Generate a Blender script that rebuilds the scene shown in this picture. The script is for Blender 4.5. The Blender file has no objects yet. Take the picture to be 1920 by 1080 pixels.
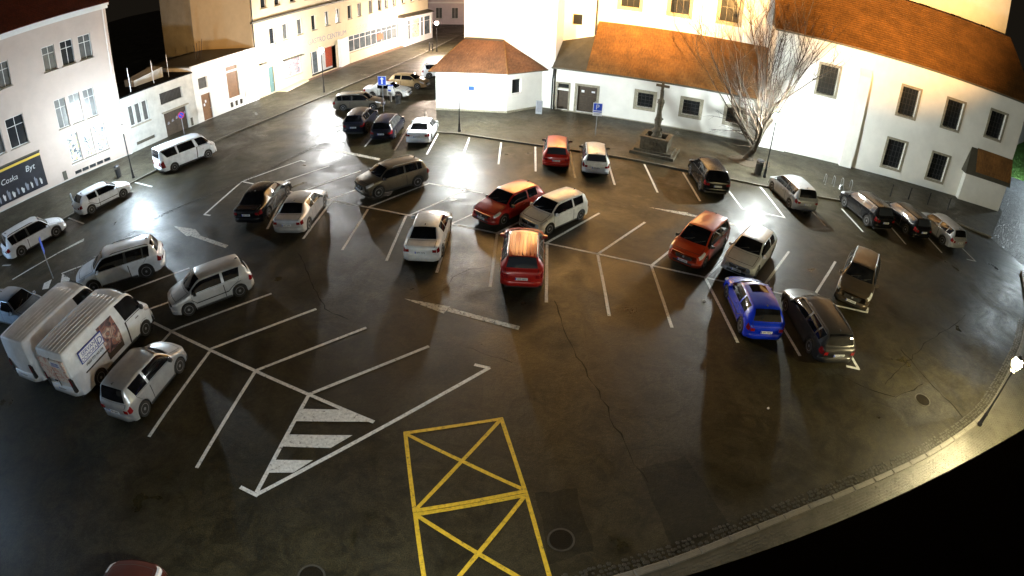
import bpy, math, random
import numpy as np
from mathutils import Matrix, Vector
random.seed(7); rng = np.random.default_rng(7)
S = bpy.context.scene
COL = S.collection
R = math.radians

# ------------------------------------------------------------------ camera: a wide surveillance lens (equidistant fisheye) 13.3 m up
cam = bpy.data.cameras.new("camera"); camo = bpy.data.objects.new("camera", cam); COL.objects.link(camo)
S.camera = camo
t, r = 0.581823, 0.035569
c_, s_ = math.cos(r), math.sin(r); ct, st = math.cos(t), math.sin(t)
camo.matrix_world = Matrix(((c_, -s_, 0, 0), (s_*st, c_*st, -ct, 0), (s_*ct, c_*ct, st, 13.3), (0, 0, 0, 1)))
cam.type = 'PANO'
cam.sensor_width = 36.0; cam.clip_start = 0.05; cam.clip_end = 2000
PC = getattr(cam, "cycles", cam) if not hasattr(cam, "panorama_type") else cam
PC.panorama_type = 'FISHEYE_LENS_POLYNOMIAL'
PC.fisheye_fov = R(170)
PC.fisheye_polynomial_k0 = 0.0
PC.fisheye_polynomial_k1 = -(1920/36.0)/1059.27
PC.fisheye_polynomial_k2 = 0.0; PC.fisheye_polynomial_k3 = 0.0; PC.fisheye_polynomial_k4 = 0.0

# ------------------------------------------------------------------ night sky
W = bpy.data.worlds.new("World"); S.world = W; W.use_nodes = True
bg = W.node_tree.nodes["Background"]; bg.inputs[0].default_value = (0.60, 0.48, 0.34, 1); bg.inputs[1].default_value = 0.014

S.view_settings.view_transform = 'Standard'; S.view_settings.look = 'None'
S.view_settings.exposure = 0.0; S.view_settings.gamma = 1.0
S.cycles.use_denoising = True
S.cycles.max_bounces = 6; S.cycles.diffuse_bounces = 3; S.cycles.glossy_bounces = 4
S.cycles.sample_clamp_indirect = 6.0
S.cycles.caustics_reflective = False; S.cycles.caustics_refractive = False

# lamp heads of the street lamps: x, y, z, power, colour
LAMPS = [
 (-36.8, 10.0, 4.2, 6500, (0.50, 0.72, 1.0)),
 (-28.37, 33.11, 4.0, 6800, (0.70, 0.86, 1.0)),
 (-19.99, 55.35, 4.6, 10000, (0.95, 0.97, 0.98)),
 (-11.6, 79.1, 4.2, 20000, (1.0, 0.80, 0.66)),
 (-4.46, 41.57, 4.2, 8300, (0.88, 0.96, 0.97)),
 (17.63, 35.53, 4.7, 8800, (0.88, 0.97, 0.97)),
 (18.88, 11.32, 3.3, 4300, (1.0, 0.86, 0.48)),
 (-3.0, 3.4, 4.4, 2200, (0.84, 0.94, 1.0)),
 (60.0, 41.0, 4.6, 10000, (0.80, 0.95, 1.0)),
]
# sodium floodlights under the eaves of the house the camera hangs on: position, target, power, cone
FLOODS = [
 ((-9.0, -0.8, 10.8), (-2.5, 50.0, 19.0), 1150000, 34),
 ((9.0, 3.4, 10.8), (11.0, 50.0, 16.8), 1100000, 34),
 ((13.0, 4.3, 10.8), (30.5, 42.5, 19.0), 310000, 40),
 ((-9.6, -0.95, 10.8), (-31.0, 56.0, 10.5), 95000, 24),
]

# ------------------------------------------------------------------ helpers
def link(o, parent=None):
    COL.objects.link(o)
    if parent is not None: o.parent = parent
    return o
def tag(o, label=None, cat=None, group=None, kind=None):
    if label: o["label"] = label
    if cat: o["category"] = cat
    if group: o["group"] = group
    if kind: o["kind"] = kind
    return o
def empty(name, loc, rz=0.0, label=None, cat=None, group=None):
    o = bpy.data.objects.new(name, None); link(o); o.location = loc; o.rotation_euler = (0, 0, rz); o.empty_display_size = 0.2
    return tag(o, label, cat, group)

class MB:
    def __init__(self): self.v = []; self.f = []; self.m = []
    def vert(self, p): self.v.append(tuple(float(x) for x in p)); return len(self.v)-1
    def face(self, idx, m=0): self.f.append(tuple(idx)); self.m.append(m)
    def poly(self, pts, m=0): self.face([self.vert(p) for p in pts], m)
    def box(self, x0, y0, z0, x1, y1, z1, m=0, bev=0.0):
        if x1 < x0: x0, x1 = x1, x0
        if y1 < y0: y0, y1 = y1, y0
        if z1 < z0: z0, z1 = z1, z0
        b = len(self.v)
        for z in (z0, z1):
            for x, y in ((x0, y0), (x1, y0), (x1, y1), (x0, y1)): self.v.append((x, y, z))
        for q in ((0, 3, 2, 1), (4, 5, 6, 7), (0, 1, 5, 4), (1, 2, 6, 5), (2, 3, 7, 6), (3, 0, 4, 7)): self.face([b+i for i in q], m)
        return self
    def hexa(self, lo, hi, m=0):           # two quads, bottom and top, joined
        b = len(self.v); n = len(lo)
        for p in list(lo)+list(hi): self.v.append(tuple(p))
        self.face([b+i for i in range(n)][::-1], m); self.face([b+n+i for i in range(n)], m)
        for i in range(n): j = (i+1) % n; self.face([b+i, b+j, b+n+j, b+n+i], m)
        return self
    def prism(self, poly, z0, z1, m=0): return self.hexa([(x, y, z0) for x, y in poly], [(x, y, z1) for x, y in poly], m)
    def tube(self, pts, rad, n=6, m=0, cap=True):
        pts = [Vector(p) for p in pts]; rad = rad if hasattr(rad, '__len__') else [rad]*len(pts)
        rings = []; up = None
        for i, p in enumerate(pts):
            d = (pts[min(i+1, len(pts)-1)]-pts[max(i-1, 0)]).normalized()
            if up is None: up = Vector((0, 0, 1)) if abs(d.z) < .9 else Vector((1, 0, 0))
            a = d.cross(up).normalized(); b = a.cross(d).normalized(); up = b
            rings.append([self.vert(p+(a*math.cos(2*math.pi*k/n)+b*math.sin(2*math.pi*k/n))*rad[i]) for k in range(n)])
        for A, B in zip(rings, rings[1:]):
            for k in range(n): self.face([A[k], A[(k+1) % n], B[(k+1) % n], B[k]], m)
        if cap: self.face(rings[0][::-1], m); self.face(rings[-1], m)
        return self
    def lathe(self, prof, n=16, m=0, axis='z', c=(0, 0, 0), cap=True):
        rings = []
        for rr, h in prof:
            ring = []
            for k in range(n):
                a = 2*math.pi*k/n; x, y = rr*math.cos(a), rr*math.sin(a)
                p = (x, y, h) if axis == 'z' else (x, h, y)
                ring.append(self.vert((p[0]+c[0], p[1]+c[1], p[2]+c[2])))
            rings.append(ring)
        for A, B in zip(rings, rings[1:]):
            for k in range(n): self.face([A[k], A[(k+1) % n], B[(k+1) % n], B[k]], m)
        if cap: self.face(rings[0][::-1], m); self.face(rings[-1], m)
        return self
    def mesh(self, name, mats, smooth=False):
        me = bpy.data.meshes.new(name); me.from_pydata(self.v, [], self.f)
        for x in (mats if isinstance(mats, (list, tuple)) else [mats]): me.materials.append(x)
        me.polygons.foreach_set("material_index", self.m)
        if smooth: me.polygons.foreach_set("use_smooth", [True]*len(self.f))
        me.update(); return me
    def build(self, name, mats, parent=None, smooth=False, kind=None):
        o = bpy.data.objects.new(name, self.mesh(name, mats, smooth)); link(o, parent)
        if kind: o["kind"] = kind
        return o

def text_mesh(body, size, mat, shear=0.0, align='CENTER'):
    cu = bpy.data.curves.new("lettering", 'FONT'); cu.body = body; cu.size = size; cu.align_x = align; cu.shear = shear; cu.extrude = 0.004; cu.resolution_u = 3
    o = bpy.data.objects.new("lettering_source", cu); COL.objects.link(o)
    dg = bpy.context.evaluated_depsgraph_get()
    me = bpy.data.meshes.new_from_object(o.evaluated_get(dg)); me.materials.clear(); me.materials.append(mat)
    bpy.data.objects.remove(o); bpy.data.curves.remove(cu)
    return me
def text(name, body, size, mat, parent, M, shear=0.0, align='CENTER'):
    o = bpy.data.objects.new(name, text_mesh(body, size, mat, shear, align)); link(o, parent); o.matrix_local = M; o["kind"] = "stuff"; return o
FACE_OUT = Matrix.Rotation(math.pi/2, 4, 'X')        # text standing upright, facing local -Y

# ------------------------------------------------------------------ materials
def pm(name, col, rough=.6, metal=0., var=.18, scale=3., bump=0., bscale=60., coat=0., spec=.5, emit=None, es=0., detail=6):
    m = bpy.data.materials.new(name); m.use_nodes = True; nt = m.node_tree; b = nt.nodes["Principled BSDF"]; L = nt.links.new
    b.inputs["Roughness"].default_value = rough; b.inputs["Metallic"].default_value = metal; b.inputs["Specular IOR Level"].default_value = spec; b.inputs["Specular Tint"].default_value = (1., .95, .85, 1)
    b.inputs["Coat Weight"].default_value = coat; b.inputs["Coat Roughness"].default_value = .08
    tc = nt.nodes.new("ShaderNodeTexCoord")
    if var > 0:
        n = nt.nodes.new("ShaderNodeTexNoise"); n.inputs["Scale"].default_value = scale; n.inputs["Detail"].default_value = detail; n.inputs["Roughness"].default_value = .62
        L(tc.outputs["Object"], n.inputs["Vector"])
        cr = nt.nodes.new("ShaderNodeValToRGB"); cr.color_ramp.elements[0].position = .3; cr.color_ramp.elements[1].position = .72
        cr.color_ramp.elements[0].color = (*[x*(1-var) for x in col], 1); cr.color_ramp.elements[1].color = (*[min(1, x*(1+var*.7)) for x in col], 1)
        L(n.outputs["Fac"], cr.inputs["Fac"]); L(cr.outputs["Color"], b.inputs["Base Color"])
    else: b.inputs["Base Color"].default_value = (*col, 1)
    if bump > 0:
        n2 = nt.nodes.new("ShaderNodeTexNoise"); n2.inputs["Scale"].default_value = bscale; n2.inputs["Detail"].default_value = 4
        L(tc.outputs["Object"], n2.inputs["Vector"])
        bp = nt.nodes.new("ShaderNodeBump"); bp.inputs["Strength"].default_value = bump; bp.inputs["Distance"].default_value = .02
        L(n2.outputs["Fac"], bp.inputs["Height"]); L(bp.outputs["Normal"], b.inputs["Normal"])
    if emit: b.inputs["Emission Color"].default_value = (*emit, 1); b.inputs["Emission Strength"].default_value = es
    return m

def asphalt(name, lo, hi, r0, r1, bump=.28, spec=.26):
    m = bpy.data.materials.new(name); m.use_nodes = True; nt = m.node_tree; b = nt.nodes["Principled BSDF"]; L = nt.links.new
    tc = nt.nodes.new("ShaderNodeTexCoord")
    def noise(sc, det=6, ro=.6, dist=0.):
        n = nt.nodes.new("ShaderNodeTexNoise"); n.inputs["Scale"].default_value = sc; n.inputs["Detail"].default_value = det; n.inputs["Roughness"].default_value = ro; n.inputs["Distortion"].default_value = dist
        L(tc.outputs["Object"], n.inputs["Vector"]); return n.outputs["Fac"]
    def ramp(f, p0, c0, p1, c1):
        cr = nt.nodes.new("ShaderNodeValToRGB"); e = cr.color_ramp.elements; e[0].position = p0; e[1].position = p1; e[0].color = (*c0, 1); e[1].color = (*c1, 1)
        L(f, cr.inputs["Fac"]); return cr.outputs["Color"]
    big = ramp(noise(.16, 8, .65, .6), .32, lo, .70, hi)
    fine = ramp(noise(30., 3, .8), .38, (.40,)*3, .66, (1.75,)*3)
    med = ramp(noise(5.5, 6, .75), .36, (.70,)*3, .66, (1.28,)*3); spots = ramp(noise(.9, 6, .72, 1.6), .38, (.52,)*3, .58, (1.14,)*3)
    col = big
    for nx in (fine, med, spots):
        mx = nt.nodes.new("ShaderNodeMix"); mx.data_type = 'RGBA'; mx.blend_type = 'MULTIPLY'; mx.inputs[0].default_value = 1.
        L(col, mx.inputs[6]); L(nx, mx.inputs[7]); col = mx.outputs[2]
    L(col, b.inputs["Base Color"]); b.inputs["Specular IOR Level"].default_value = spec; b.inputs["Specular Tint"].default_value = (1., .95, .85, 1)
    rg = ramp(noise(.35, 9, .68, .8), .34, (r0,)*3, .68, (r1,)*3); pud = ramp(noise(.42, 5, .55, .5), .64, (1.,)*3, .72, (.42,)*3)
    mr = nt.nodes.new("ShaderNodeMix"); mr.data_type = 'RGBA'; mr.blend_type = 'MULTIPLY'; mr.inputs[0].default_value = 1.; L(rg, mr.inputs[6]); L(pud, mr.inputs[7]); L(mr.outputs[2], b.inputs["Roughness"])
    bp = nt.nodes.new("ShaderNodeBump"); bp.inputs["Strength"].default_value = bump; bp.inputs["Distance"].default_value = .01
    L(noise(70., 4, .7), bp.inputs["Height"])
    bp2 = nt.nodes.new("ShaderNodeBump"); bp2.inputs["Strength"].default_value = .26; bp2.inputs["Distance"].default_value = .04
    L(noise(9., 5, .72), bp2.inputs["Height"]); L(bp.outputs["Normal"], bp2.inputs["Normal"]); L(bp2.outputs["Normal"], b.inputs["Normal"])
    return m

def cobble(name, col, scale, rough=.35):
    m = bpy.data.materials.new(name); m.use_nodes = True; nt = m.node_tree; b = nt.nodes["Principled BSDF"]; L = nt.links.new
    tc = nt.nodes.new("ShaderNodeTexCoord"); v = nt.nodes.new("ShaderNodeTexVoronoi"); v.inputs["Scale"].default_value = scale
    v2 = nt.nodes.new("ShaderNodeTexVoronoi"); v2.feature = 'DISTANCE_TO_EDGE'; v2.inputs["Scale"].default_value = scale
    L(tc.outputs["Object"], v.inputs["Vector"]); L(tc.outputs["Object"], v2.inputs["Vector"])
    hs = nt.nodes.new("ShaderNodeSeparateColor"); L(v.outputs["Color"], hs.inputs[0])
    cr = nt.nodes.new("ShaderNodeValToRGB"); cr.color_ramp.elements[0].color = (*[x*.55 for x in col], 1); cr.color_ramp.elements[1].color = (*[x*1.4 for x in col], 1)
    L(hs.outputs[0], cr.inputs["Fac"]); L(cr.outputs["Color"], b.inputs["Base Color"]); b.inputs["Roughness"].default_value = rough
    mr = nt.nodes.new("ShaderNodeMapRange"); mr.inputs[2].default_value = .12; L(v2.outputs["Distance"], mr.inputs[0])
    bp = nt.nodes.new("ShaderNodeBump"); bp.inputs["Strength"].default_value = .9; bp.inputs["Distance"].default_value = .05; L(mr.outputs[0], bp.inputs["Height"]); L(bp.outputs["Normal"], b.inputs["Normal"])
    return m

def tiles(name, col, var=.4):
    m = bpy.data.materials.new(name); m.use_nodes = True; nt = m.node_tree; b = nt.nodes["Principled BSDF"]; L = nt.links.new
    tc = nt.nodes.new("ShaderNodeTexCoord"); br = nt.nodes.new("ShaderNodeTexNoise"); br.inputs["Scale"].default_value = 9.; br.inputs["Detail"].default_value = 3
    mp = nt.nodes.new("ShaderNodeMapping"); mp.inputs["Scale"].default_value = (1., .35, .35); L(tc.outputs["Object"], mp.inputs[0]); L(mp.outputs[0], br.inputs["Vector"])
    big = nt.nodes.new("ShaderNodeTexNoise"); big.inputs["Scale"].default_value = .7; big.inputs["Detail"].default_value = 7; L(tc.outputs["Object"], big.inputs["Vector"])
    ad = nt.nodes.new("ShaderNodeMath"); ad.operation = 'ADD'; L(br.outputs["Fac"], ad.inputs[0]); L(big.outputs["Fac"], ad.inputs[1])
    cr = nt.nodes.new("ShaderNodeValToRGB"); cr.color_ramp.elements[0].position = .40; cr.color_ramp.elements[1].position = .66
    hf = nt.nodes.new("ShaderNodeMath"); hf.operation = 'MULTIPLY'; hf.inputs[1].default_value = .5; L(ad.outputs[0], hf.inputs[0])
    cr.color_ramp.elements[0].color = (*[x*(1-var) for x in col], 1); cr.color_ramp.elements[1].color = (*[x*(1+var*.6) for x in col], 1)
    L(hf.outputs[0], cr.inputs["Fac"]); L(cr.outputs["Color"], b.inputs["Base Color"]); b.inputs["Roughness"].default_value = .75
    return m

M = {}
M['asphalt'] = asphalt("wet_asphalt", (.0165, .0138, .0062), (.036, .0305, .0145), .33, .66)
M['walk'] = asphalt("pavement_asphalt", (.036, .032, .020), (.062, .055, .036), .4, .65)
M['patch'] = asphalt("repaired_asphalt", (.010, .0085, .0042), (.021, .018, .009), .4, .62, spec=.2)
M['patch_light'] = asphalt("concrete_patch", (.026, .024, .017), (.042, .038, .028), .4, .6)
M['patch_mid'] = asphalt("older_asphalt", (.0135, .0112, .0050), (.029, .0245, .0116), .36, .66)
M['crack'] = pm("tar_crack", (.009, .008, .005), .7, var=.3, spec=.12)
def worn(name, col, wear=.40):
    m = pm(name, col, .55, var=.30, scale=9., bump=.25, bscale=80., detail=10); nt = m.node_tree; L = nt.links.new; b = nt.nodes["Principled BSDF"]
    tc = nt.nodes.new("ShaderNodeTexCoord"); n = nt.nodes.new("ShaderNodeTexNoise"); n.inputs["Scale"].default_value = 7.; n.inputs["Detail"].default_value = 12; n.inputs["Roughness"].default_value = .78; L(tc.outputs["Object"], n.inputs["Vector"])
    cr = nt.nodes.new("ShaderNodeValToRGB"); cr.color_ramp.elements[0].position = wear-.05; cr.color_ramp.elements[1].position = wear+.05; L(n.outputs["Fac"], cr.inputs["Fac"])
    mx = nt.nodes.new("ShaderNodeMix"); mx.data_type = 'RGBA'; mx.inputs[6].default_value = (.04, .036, .025, 1); src = b.inputs["Base Color"].links[0].from_socket
    L(cr.outputs["Color"], mx.inputs[0]); L(src, mx.inputs[7]); L(mx.outputs[2], b.inputs["Base Color"]); return m
M['faded_paint'] = worn("faded_road_paint", (.58, .57, .50), .455)
M['white_paint'] = worn("white_road_paint", (.68, .68, .64)); M['yellow_paint'] = worn("yellow_road_paint", (.62, .40, .02))
M['kerb'] = pm("granite_kerb", (.11, .10, .08), .5, var=.35, scale=6, bump=.3)
M['sett'] = pm("concrete_setts", (.062, .057, .041), .45, var=.4, scale=1.7, bump=.3)
M['cobble'] = cobble("cobbled_road", (.075, .08, .085), 3.2, .55)
M['gutter'] = cobble("gutter_setts", (.07, .07, .068), 5.5, .22)
M['grass'] = pm("lawn_soil", (.05, .12, .02), .8, var=.4, scale=6)
M['blade'] = pm("grass_blades", (.06, .16, .025), .6, var=.3, scale=2)
M['soil'] = pm("planting_soil", (.06, .045, .03), .9, var=.4, scale=7, bump=.6, bscale=25)
M['church'] = pm("white_church_plaster", (.80, .78, .72), .85, var=.10, scale=.6, bump=.15, bscale=30)
M['plaster_b'] = pm("beige_plaster", (.52, .42, .35), .85, var=.08, scale=1., bump=.15, bscale=30)
M['plaster_w'] = pm("patched_white_plaster", (.50, .49, .44), .85, var=.22, scale=1.1, bump=.2, bscale=25)
M['plaster_c'] = pm("cream_plaster", (.58, .46, .29), .85, var=.08, scale=.9, bump=.15, bscale=30)
M['plaster_g'] = pm("grey_render", (.30, .28, .23), .9, var=.22, scale=.7)
M['plaster_far'] = pm("pink_plaster", (.55, .46, .46), .85, var=.08, scale=.9)
M['shopbase'] = pm("shop_plinth_render", (.58, .52, .36), .8, var=.1, scale=1.2)
M['trim'] = pm("white_trim", (.72, .70, .65), .6, var=.08, scale=3)
M['stone'] = pm("sandstone_surround", (.30, .27, .20), .8, var=.3, scale=6, bump=.3)
M['oldstone'] = pm("weathered_monument_stone", (.105, .088, .06), .85, var=.5, scale=5, bump=.6, bscale=18)
M['glass'] = pm("dark_window_glass", (.02, .022, .024), .07, var=0, spec=.6)
M['curtain'] = pm("curtained_window", (.10, .10, .095), .25, var=.3, scale=2)
M['shopglass'] = pm("shop_window", (.10, .12, .13), .08, var=.5, scale=1.3)
M['door_brown'] = pm("brown_door", (.20, .10, .045), .5, var=.25, scale=4)
M['door_dark'] = pm("dark_oak_door", (.055, .04, .028), .5, var=.3, scale=4)
M['door_red'] = pm("red_door_poster", (.55, .10, .05), .5, var=.4, scale=6)
M['teal'] = pm("grey_green_door", (.10, .17, .16), .4, var=.1)
M['tile'] = tiles("orange_roof_tiles", (.24, .108, .026)); M['tile_b'] = tiles("brown_red_roof_tiles", (.24, .105, .045)); M['tile_r'] = tiles("dark_red_roof_tiles", (.13, .025, .012))
M['tin'] = pm("grey_sheet_roof", (.075, .068, .05), .6, var=.25, scale=2)
M['black'] = pm("black_tin", (.006, .006, .006), .9, var=0, spec=.1)
M['iron'] = pm("dark_cast_iron", (.02, .02, .022), .4, .2, var=.3, scale=10)
M['steel'] = pm("galvanised_steel", (.38, .40, .42), .4, .7, var=.15, scale=8)
M['blue_sign'] = pm("blue_sign_face", (.015, .07, .55), .4, var=0); M['white_sign'] = pm("white_sign_face", (.75, .77, .80), .4, var=.03)
M['red_sign'] = pm("red_sign_face", (.6, .03, .05), .4, var=0)
M['bark'] = pm("pale_bark", (.034, .026, .017), .85, var=.45, scale=7, bump=.5, bscale=20)
M['twig'] = pm("twigs", (.036, .020, .009), .8, var=.3, scale=3)
M['bulb'] = pm("lamp_glow", (1, 1, 1), .5, var=0)
M['manhole'] = pm("cast_iron_cover", (.010, .0075, .004), .6, .0, spec=.1, var=.4, scale=20, bump=.4)
M['yellow_panel'] = pm("yellow_fascia", (.62, .42, .06), .5, var=.1)
M['blackboard'] = pm("black_shop_panel", (.014, .015, .022), .5, var=.4, scale=2)
M['chalk'] = pm("chalk_white_print", (.50, .50, .48), .6, var=.2); M['chalk_g'] = pm("grey_print", (.20, .21, .24), .6, var=.2)
M['letter_g'] = pm("grey_shop_lettering", (.16, .17, .22), .5, var=.1)
M['dark_plastic'] = pm("dark_plastic", (.02, .02, .021), .5, var=.2, scale=9)
# car materials
M['tyre'] = pm("tyre_rubber", (.014, .014, .014), .75, var=.3, scale=20)
M['rim'] = pm("alloy_rim", (.30, .30, .31), .35, .8, var=.15, scale=9)
M['cglass'] = pm("car_glass", (.007, .0073, .0085), .04, var=.8, scale=2.2, spec=.4, detail=2)
M['cglass_l'] = pm("pale_reflecting_car_glass", (.03, .035, .045), .06, var=0, spec=.6)
M['headlight'] = pm("headlight_lens", (.62, .64, .66), .12, .3, var=.25, scale=14)
M['tail'] = pm("red_tail_lens", (.20, .008, .010), .15, var=.25, scale=18); M['amber'] = pm("amber_lens", (.6, .16, .02), .2, var=0)
M['plate'] = pm("white_plate", (.70, .72, .74), .45, var=.04, scale=9); M['plate_blue'] = pm("plate_blue", (.02, .06, .5), .4, var=0)
M['ink'] = pm("black_print", (.02, .02, .022), .6, var=0)
M['navy'] = pm("navy_print", (.025, .05, .28), .5, var=0)
M['photo_print'] = None
# ------------------------------------------------------------------ surveyed layout of the painted markings, metres
WHITE= [[-6.05,41.23,-6.19,36.58],[-3.58,40.43,-3.69,35.69],[-1.17,39.43,-1.18,34.95],[1.31,38.77,1.25,33.9],[3.75,38.2,3.72,33.09],[6.28,37.06,6.14,32.27],[8.83,36.33,8.73,31.49],[11.37,35.25,11.26,30.59],[13.87,35.18,13.87,29.94],[16.71,34.27,16.5,29.08],[19.21,32.48,19.19,28.45],[22.12,31.41,21.97,28.09],[25.34,30.69,24.87,26.91],[28.07,29.43,27.72,26.17],[30.68,28.16,30.56,25.41],[30.56,25.41,29.77,25.56],[-8.64,43.44,-8.62,37.35],[-10.97,43.19,-11.04,38.19],[-13.55,41.06,-13.61,39.51],[-13.61,39.51,-12.87,39.22],[13.87,29.94,16.5,29.13],[-18.02,31.82,-10.9,28.87],[-10.9,28.87,-0.84,25.18],[-0.84,25.18,10.04,21.35],[10.04,21.35,14.49,19.97],[-10.58,28.63,-10.74,24.11],[-8.12,27.62,-8.3,23.07],[-5.81,26.87,-5.88,22.17],[-3.28,25.95,-3.38,21.28],[-0.84,25.1,-0.93,20.27],[1.63,24.16,1.44,19.25],[4.05,23.34,3.99,18.43],[6.54,22.5,6.5,17.76],[9.02,21.63,9.12,16.84],[11.59,20.74,11.7,16.01],[14.38,19.87,14.27,15.11],[-18.02,31.82,-18.31,26.92],[-14.01,30.09,-13.26,25.15],[-18.31,26.92,-17.83,26.8],[14.27,15.11,13.74,15.3],[-18.02,31.82,-15.07,35.46],[-15.07,35.46,-14.65,35.23],[-15.58,30.92,-12.56,34.28],[-13.14,29.92,-10.08,33.36],[-10.9,28.87,-7.59,32.44],[-8.14,27.91,-5.27,31.37],[-5.66,26.94,-2.76,30.63],[-3.3,26.05,-0.33,29.51],[-0.85,25.2,2.13,28.79],[1.57,24.29,4.65,28.01],[4.04,23.43,7.09,27.17],[6.54,22.55,9.67,26.35],[9.04,21.69,12.38,25.46],[11.57,20.74,14.88,24.77],[14.06,20.03,17.56,23.96],[-5.28,31.42,-1.9,30.14],[14.49,19.97,16.99,19.19],[16.99,19.19,17.29,19.6],[-15.47,16.48,-11.77,15.06],[-11.77,15.06,-6.83,13.13],[-6.83,13.13,-4.3,12.11],[-14.18,15.93,-14.71,11.25],[-11.7,14.92,-12.07,10.32],[-9.28,13.99,-9.63,9.4],[-6.82,13.1,-7.27,8.85],[-19.29,18.15,-16.01,20.96],[-16.37,17.37,-13.12,19.96],[-14.22,16.0,-10.55,19.07],[-11.77,15.06,-8.09,18.09],[-9.31,14.07,-5.65,17.01],[-6.83,13.13,-3.03,16.06],[-7.27,8.73,-0.71,15.02],[-0.71,15.02,-1.21,15.16],[-7.22,8.72,-7.84,8.92],[-27.79,32.46,-25.46,31.5],[-30.25,26.94,-27.75,25.97],[-31.15,20.69,-30.35,20.78],[-24.64,20.06,-23.61,20.93],[-28.52,19.26,-27.01,22.09]]
WQUADS= [[[-6.87,12.42],[-5.31,12.56],[-4.33,12.11],[-6.92,11.84]],[[-6.98,11.24],[-4.85,11.47],[-5.43,10.86],[-7.05,10.71]],[[-7.12,10.14],[-5.86,10.3],[-6.35,9.74],[-7.18,9.61]],[[-24.6,20.06],[-23.58,19.62],[-22.99,18.73],[-23.66,18.74]],[[-25.29,19.05],[-24.98,19.45],[-24.47,18.58],[-24.91,18.45]],[[-4.48,19.12],[-2.49,18.67],[-2.7,18.18]],[[-2.53,18.6],[0.36,17.52],[0.3,17.28],[-2.58,18.33]],[[7.72,29.17],[10.0,28.77],[9.7,28.38]],[[9.9,28.65],[12.74,27.71],[12.59,27.46],[9.74,28.42]],[[-19.71,25.47],[-17.92,25.07],[-17.17,24.38],[-18.05,24.25]],[[-17.82,24.62],[-14.8,23.3],[-14.83,23.01],[-17.86,24.31]],[[-27.05,22.02],[-27.02,22.27],[-26.05,24.01],[-25.82,23.68]],[[-14.69,37.64],[-12.98,37.78],[-12.41,36.74]],[[-12.89,37.49],[-9.29,35.71],[-9.27,35.3],[-12.65,36.97]],[[-3.72,29.19],[-3.63,29.72],[-3.46,29.28],[-3.26,29.15],[-3.42,28.92],[-3.6,28.91]]]
YELLOW= [[-3.18,11.73,-0.19,12.56],[-0.19,12.56,0.59,9.68],[0.59,9.7,-2.48,8.81],[-2.48,8.81,-3.18,11.73],[-3.1,11.67,0.54,9.76],[-0.26,12.45,-2.43,8.89],[-2.44,8.69,0.62,9.57],[0.62,9.57,1.21,6.94],[-2.44,8.69,-1.88,6.38],[1.21,6.94,1.31,6.54],[-2.36,8.64,0.26,6.99],[0.53,9.45,-1.07,6.85],[0.26,6.99,0.94,6.54]]
CRACKS= [[[1.79,19.33],[2.13,17.34],[2.6,15.47],[3.19,13.55],[3.79,11.19],[4.22,10.03]],[[15.18,14.15],[16.67,15.1],[19.6,16.93],[22.55,18.22],[24.22,19.2]],[[17.46,16.37],[17.71,14.18],[18.22,12.49],[18.32,11.69]],[[-1.7,16.15],[-0.69,15.66],[0.1,15.35]],[[-10.46,22.62],[-7.67,18.12],[-6.45,17.48]],[[-1.95,21.62],[-2.6,20.91],[-2.94,19.82],[-3.76,19.17]],[[-13.31,13.43],[-12.26,13.88]],[[-1.95,21.62],[-0.53,22.19]],[[13.05,14.89],[14.37,13.72],[15.31,13.35],[17.28,14.04]]]
PATCH= [[[4.04,10.54],[5.59,11.04],[6.47,8.25],[4.63,7.58]],[[0.89,9.63],[2.05,9.85],[2.44,7.76],[1.22,7.26]],[[11.9,15.24],[13.96,15.06],[13.61,14.8],[12.35,14.81]],[[14.66,13.24],[18.03,14.17],[18.22,12.01],[14.94,11.74]],[[-2.73,16.4],[-1.13,16.51],[-0.83,13.14],[-1.94,12.82]],[[2.81,18.08],[4.68,17.46],[5.01,13.31],[3.01,13.55]],[[-8.19,22.47],[-6.38,21.59],[-6.38,16.78],[-7.9,17.36]],[[6.09,16.83],[7.94,16.22],[8.07,12.24],[5.94,12.3]],[[-6.22,9.89],[-3.99,10.59],[-2.92,8.01],[-4.9,7.4]],[[3.81,33.4],[7.67,31.79],[7.66,28.38],[3.78,29.32]]]
GUTTER= [[-24.14,19.7],[-23.06,22.45],[-21.64,26.82],[-18.81,30.6],[-16.55,34.62],[-14.89,39.21],[-14.16,42.48]]
def photo_print(name, stops, scale):
    m = bpy.data.materials.new(name); m.use_nodes = True; nt = m.node_tree; b = nt.nodes["Principled BSDF"]; L = nt.links.new
    tc = nt.nodes.new("ShaderNodeTexCoord"); n = nt.nodes.new("ShaderNodeTexNoise"); n.inputs["Scale"].default_value = scale; n.inputs["Detail"].default_value = 2.5; n.inputs["Distortion"].default_value = 1.2
    L(tc.outputs["Object"], n.inputs["Vector"]); cr = nt.nodes.new("ShaderNodeValToRGB"); e = cr.color_ramp.elements
    while len(e) < len(stops): e.new(.5)
    for i, (p, c) in enumerate(stops): e[i].position = p; e[i].color = (*c, 1)
    L(n.outputs["Fac"], cr.inputs["Fac"]); L(cr.outputs["Color"], b.inputs["Base Color"]); b.inputs["Roughness"].default_value = .45
    return m
M['photo_print'] = photo_print("printed_food_photograph", [(.30, (.02, .015, .02)), (.42, (.09, .05, .06)), (.50, (.33, .14, .10)), (.56, (.12, .09, .10)), (.64, (.55, .42, .34)), (.75, (.10, .03, .03))], 2.6)
M['photo_pale'] = photo_print("printed_pale_photograph", [(.30, (.55, .52, .48)), (.46, (.66, .60, .52)), (.54, (.50, .22, .16)), (.60, (.66, .62, .56)), (.8, (.40, .30, .24))], 2.2)
M['shop_stock'] = photo_print("lit_shop_display", [(.30, (.04, .05, .06)), (.45, (.30, .32, .34)), (.52, (.45, .05, .05)), (.58, (.55, .55, .52)), (.72, (.06, .06, .07))], 2.4)
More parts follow.
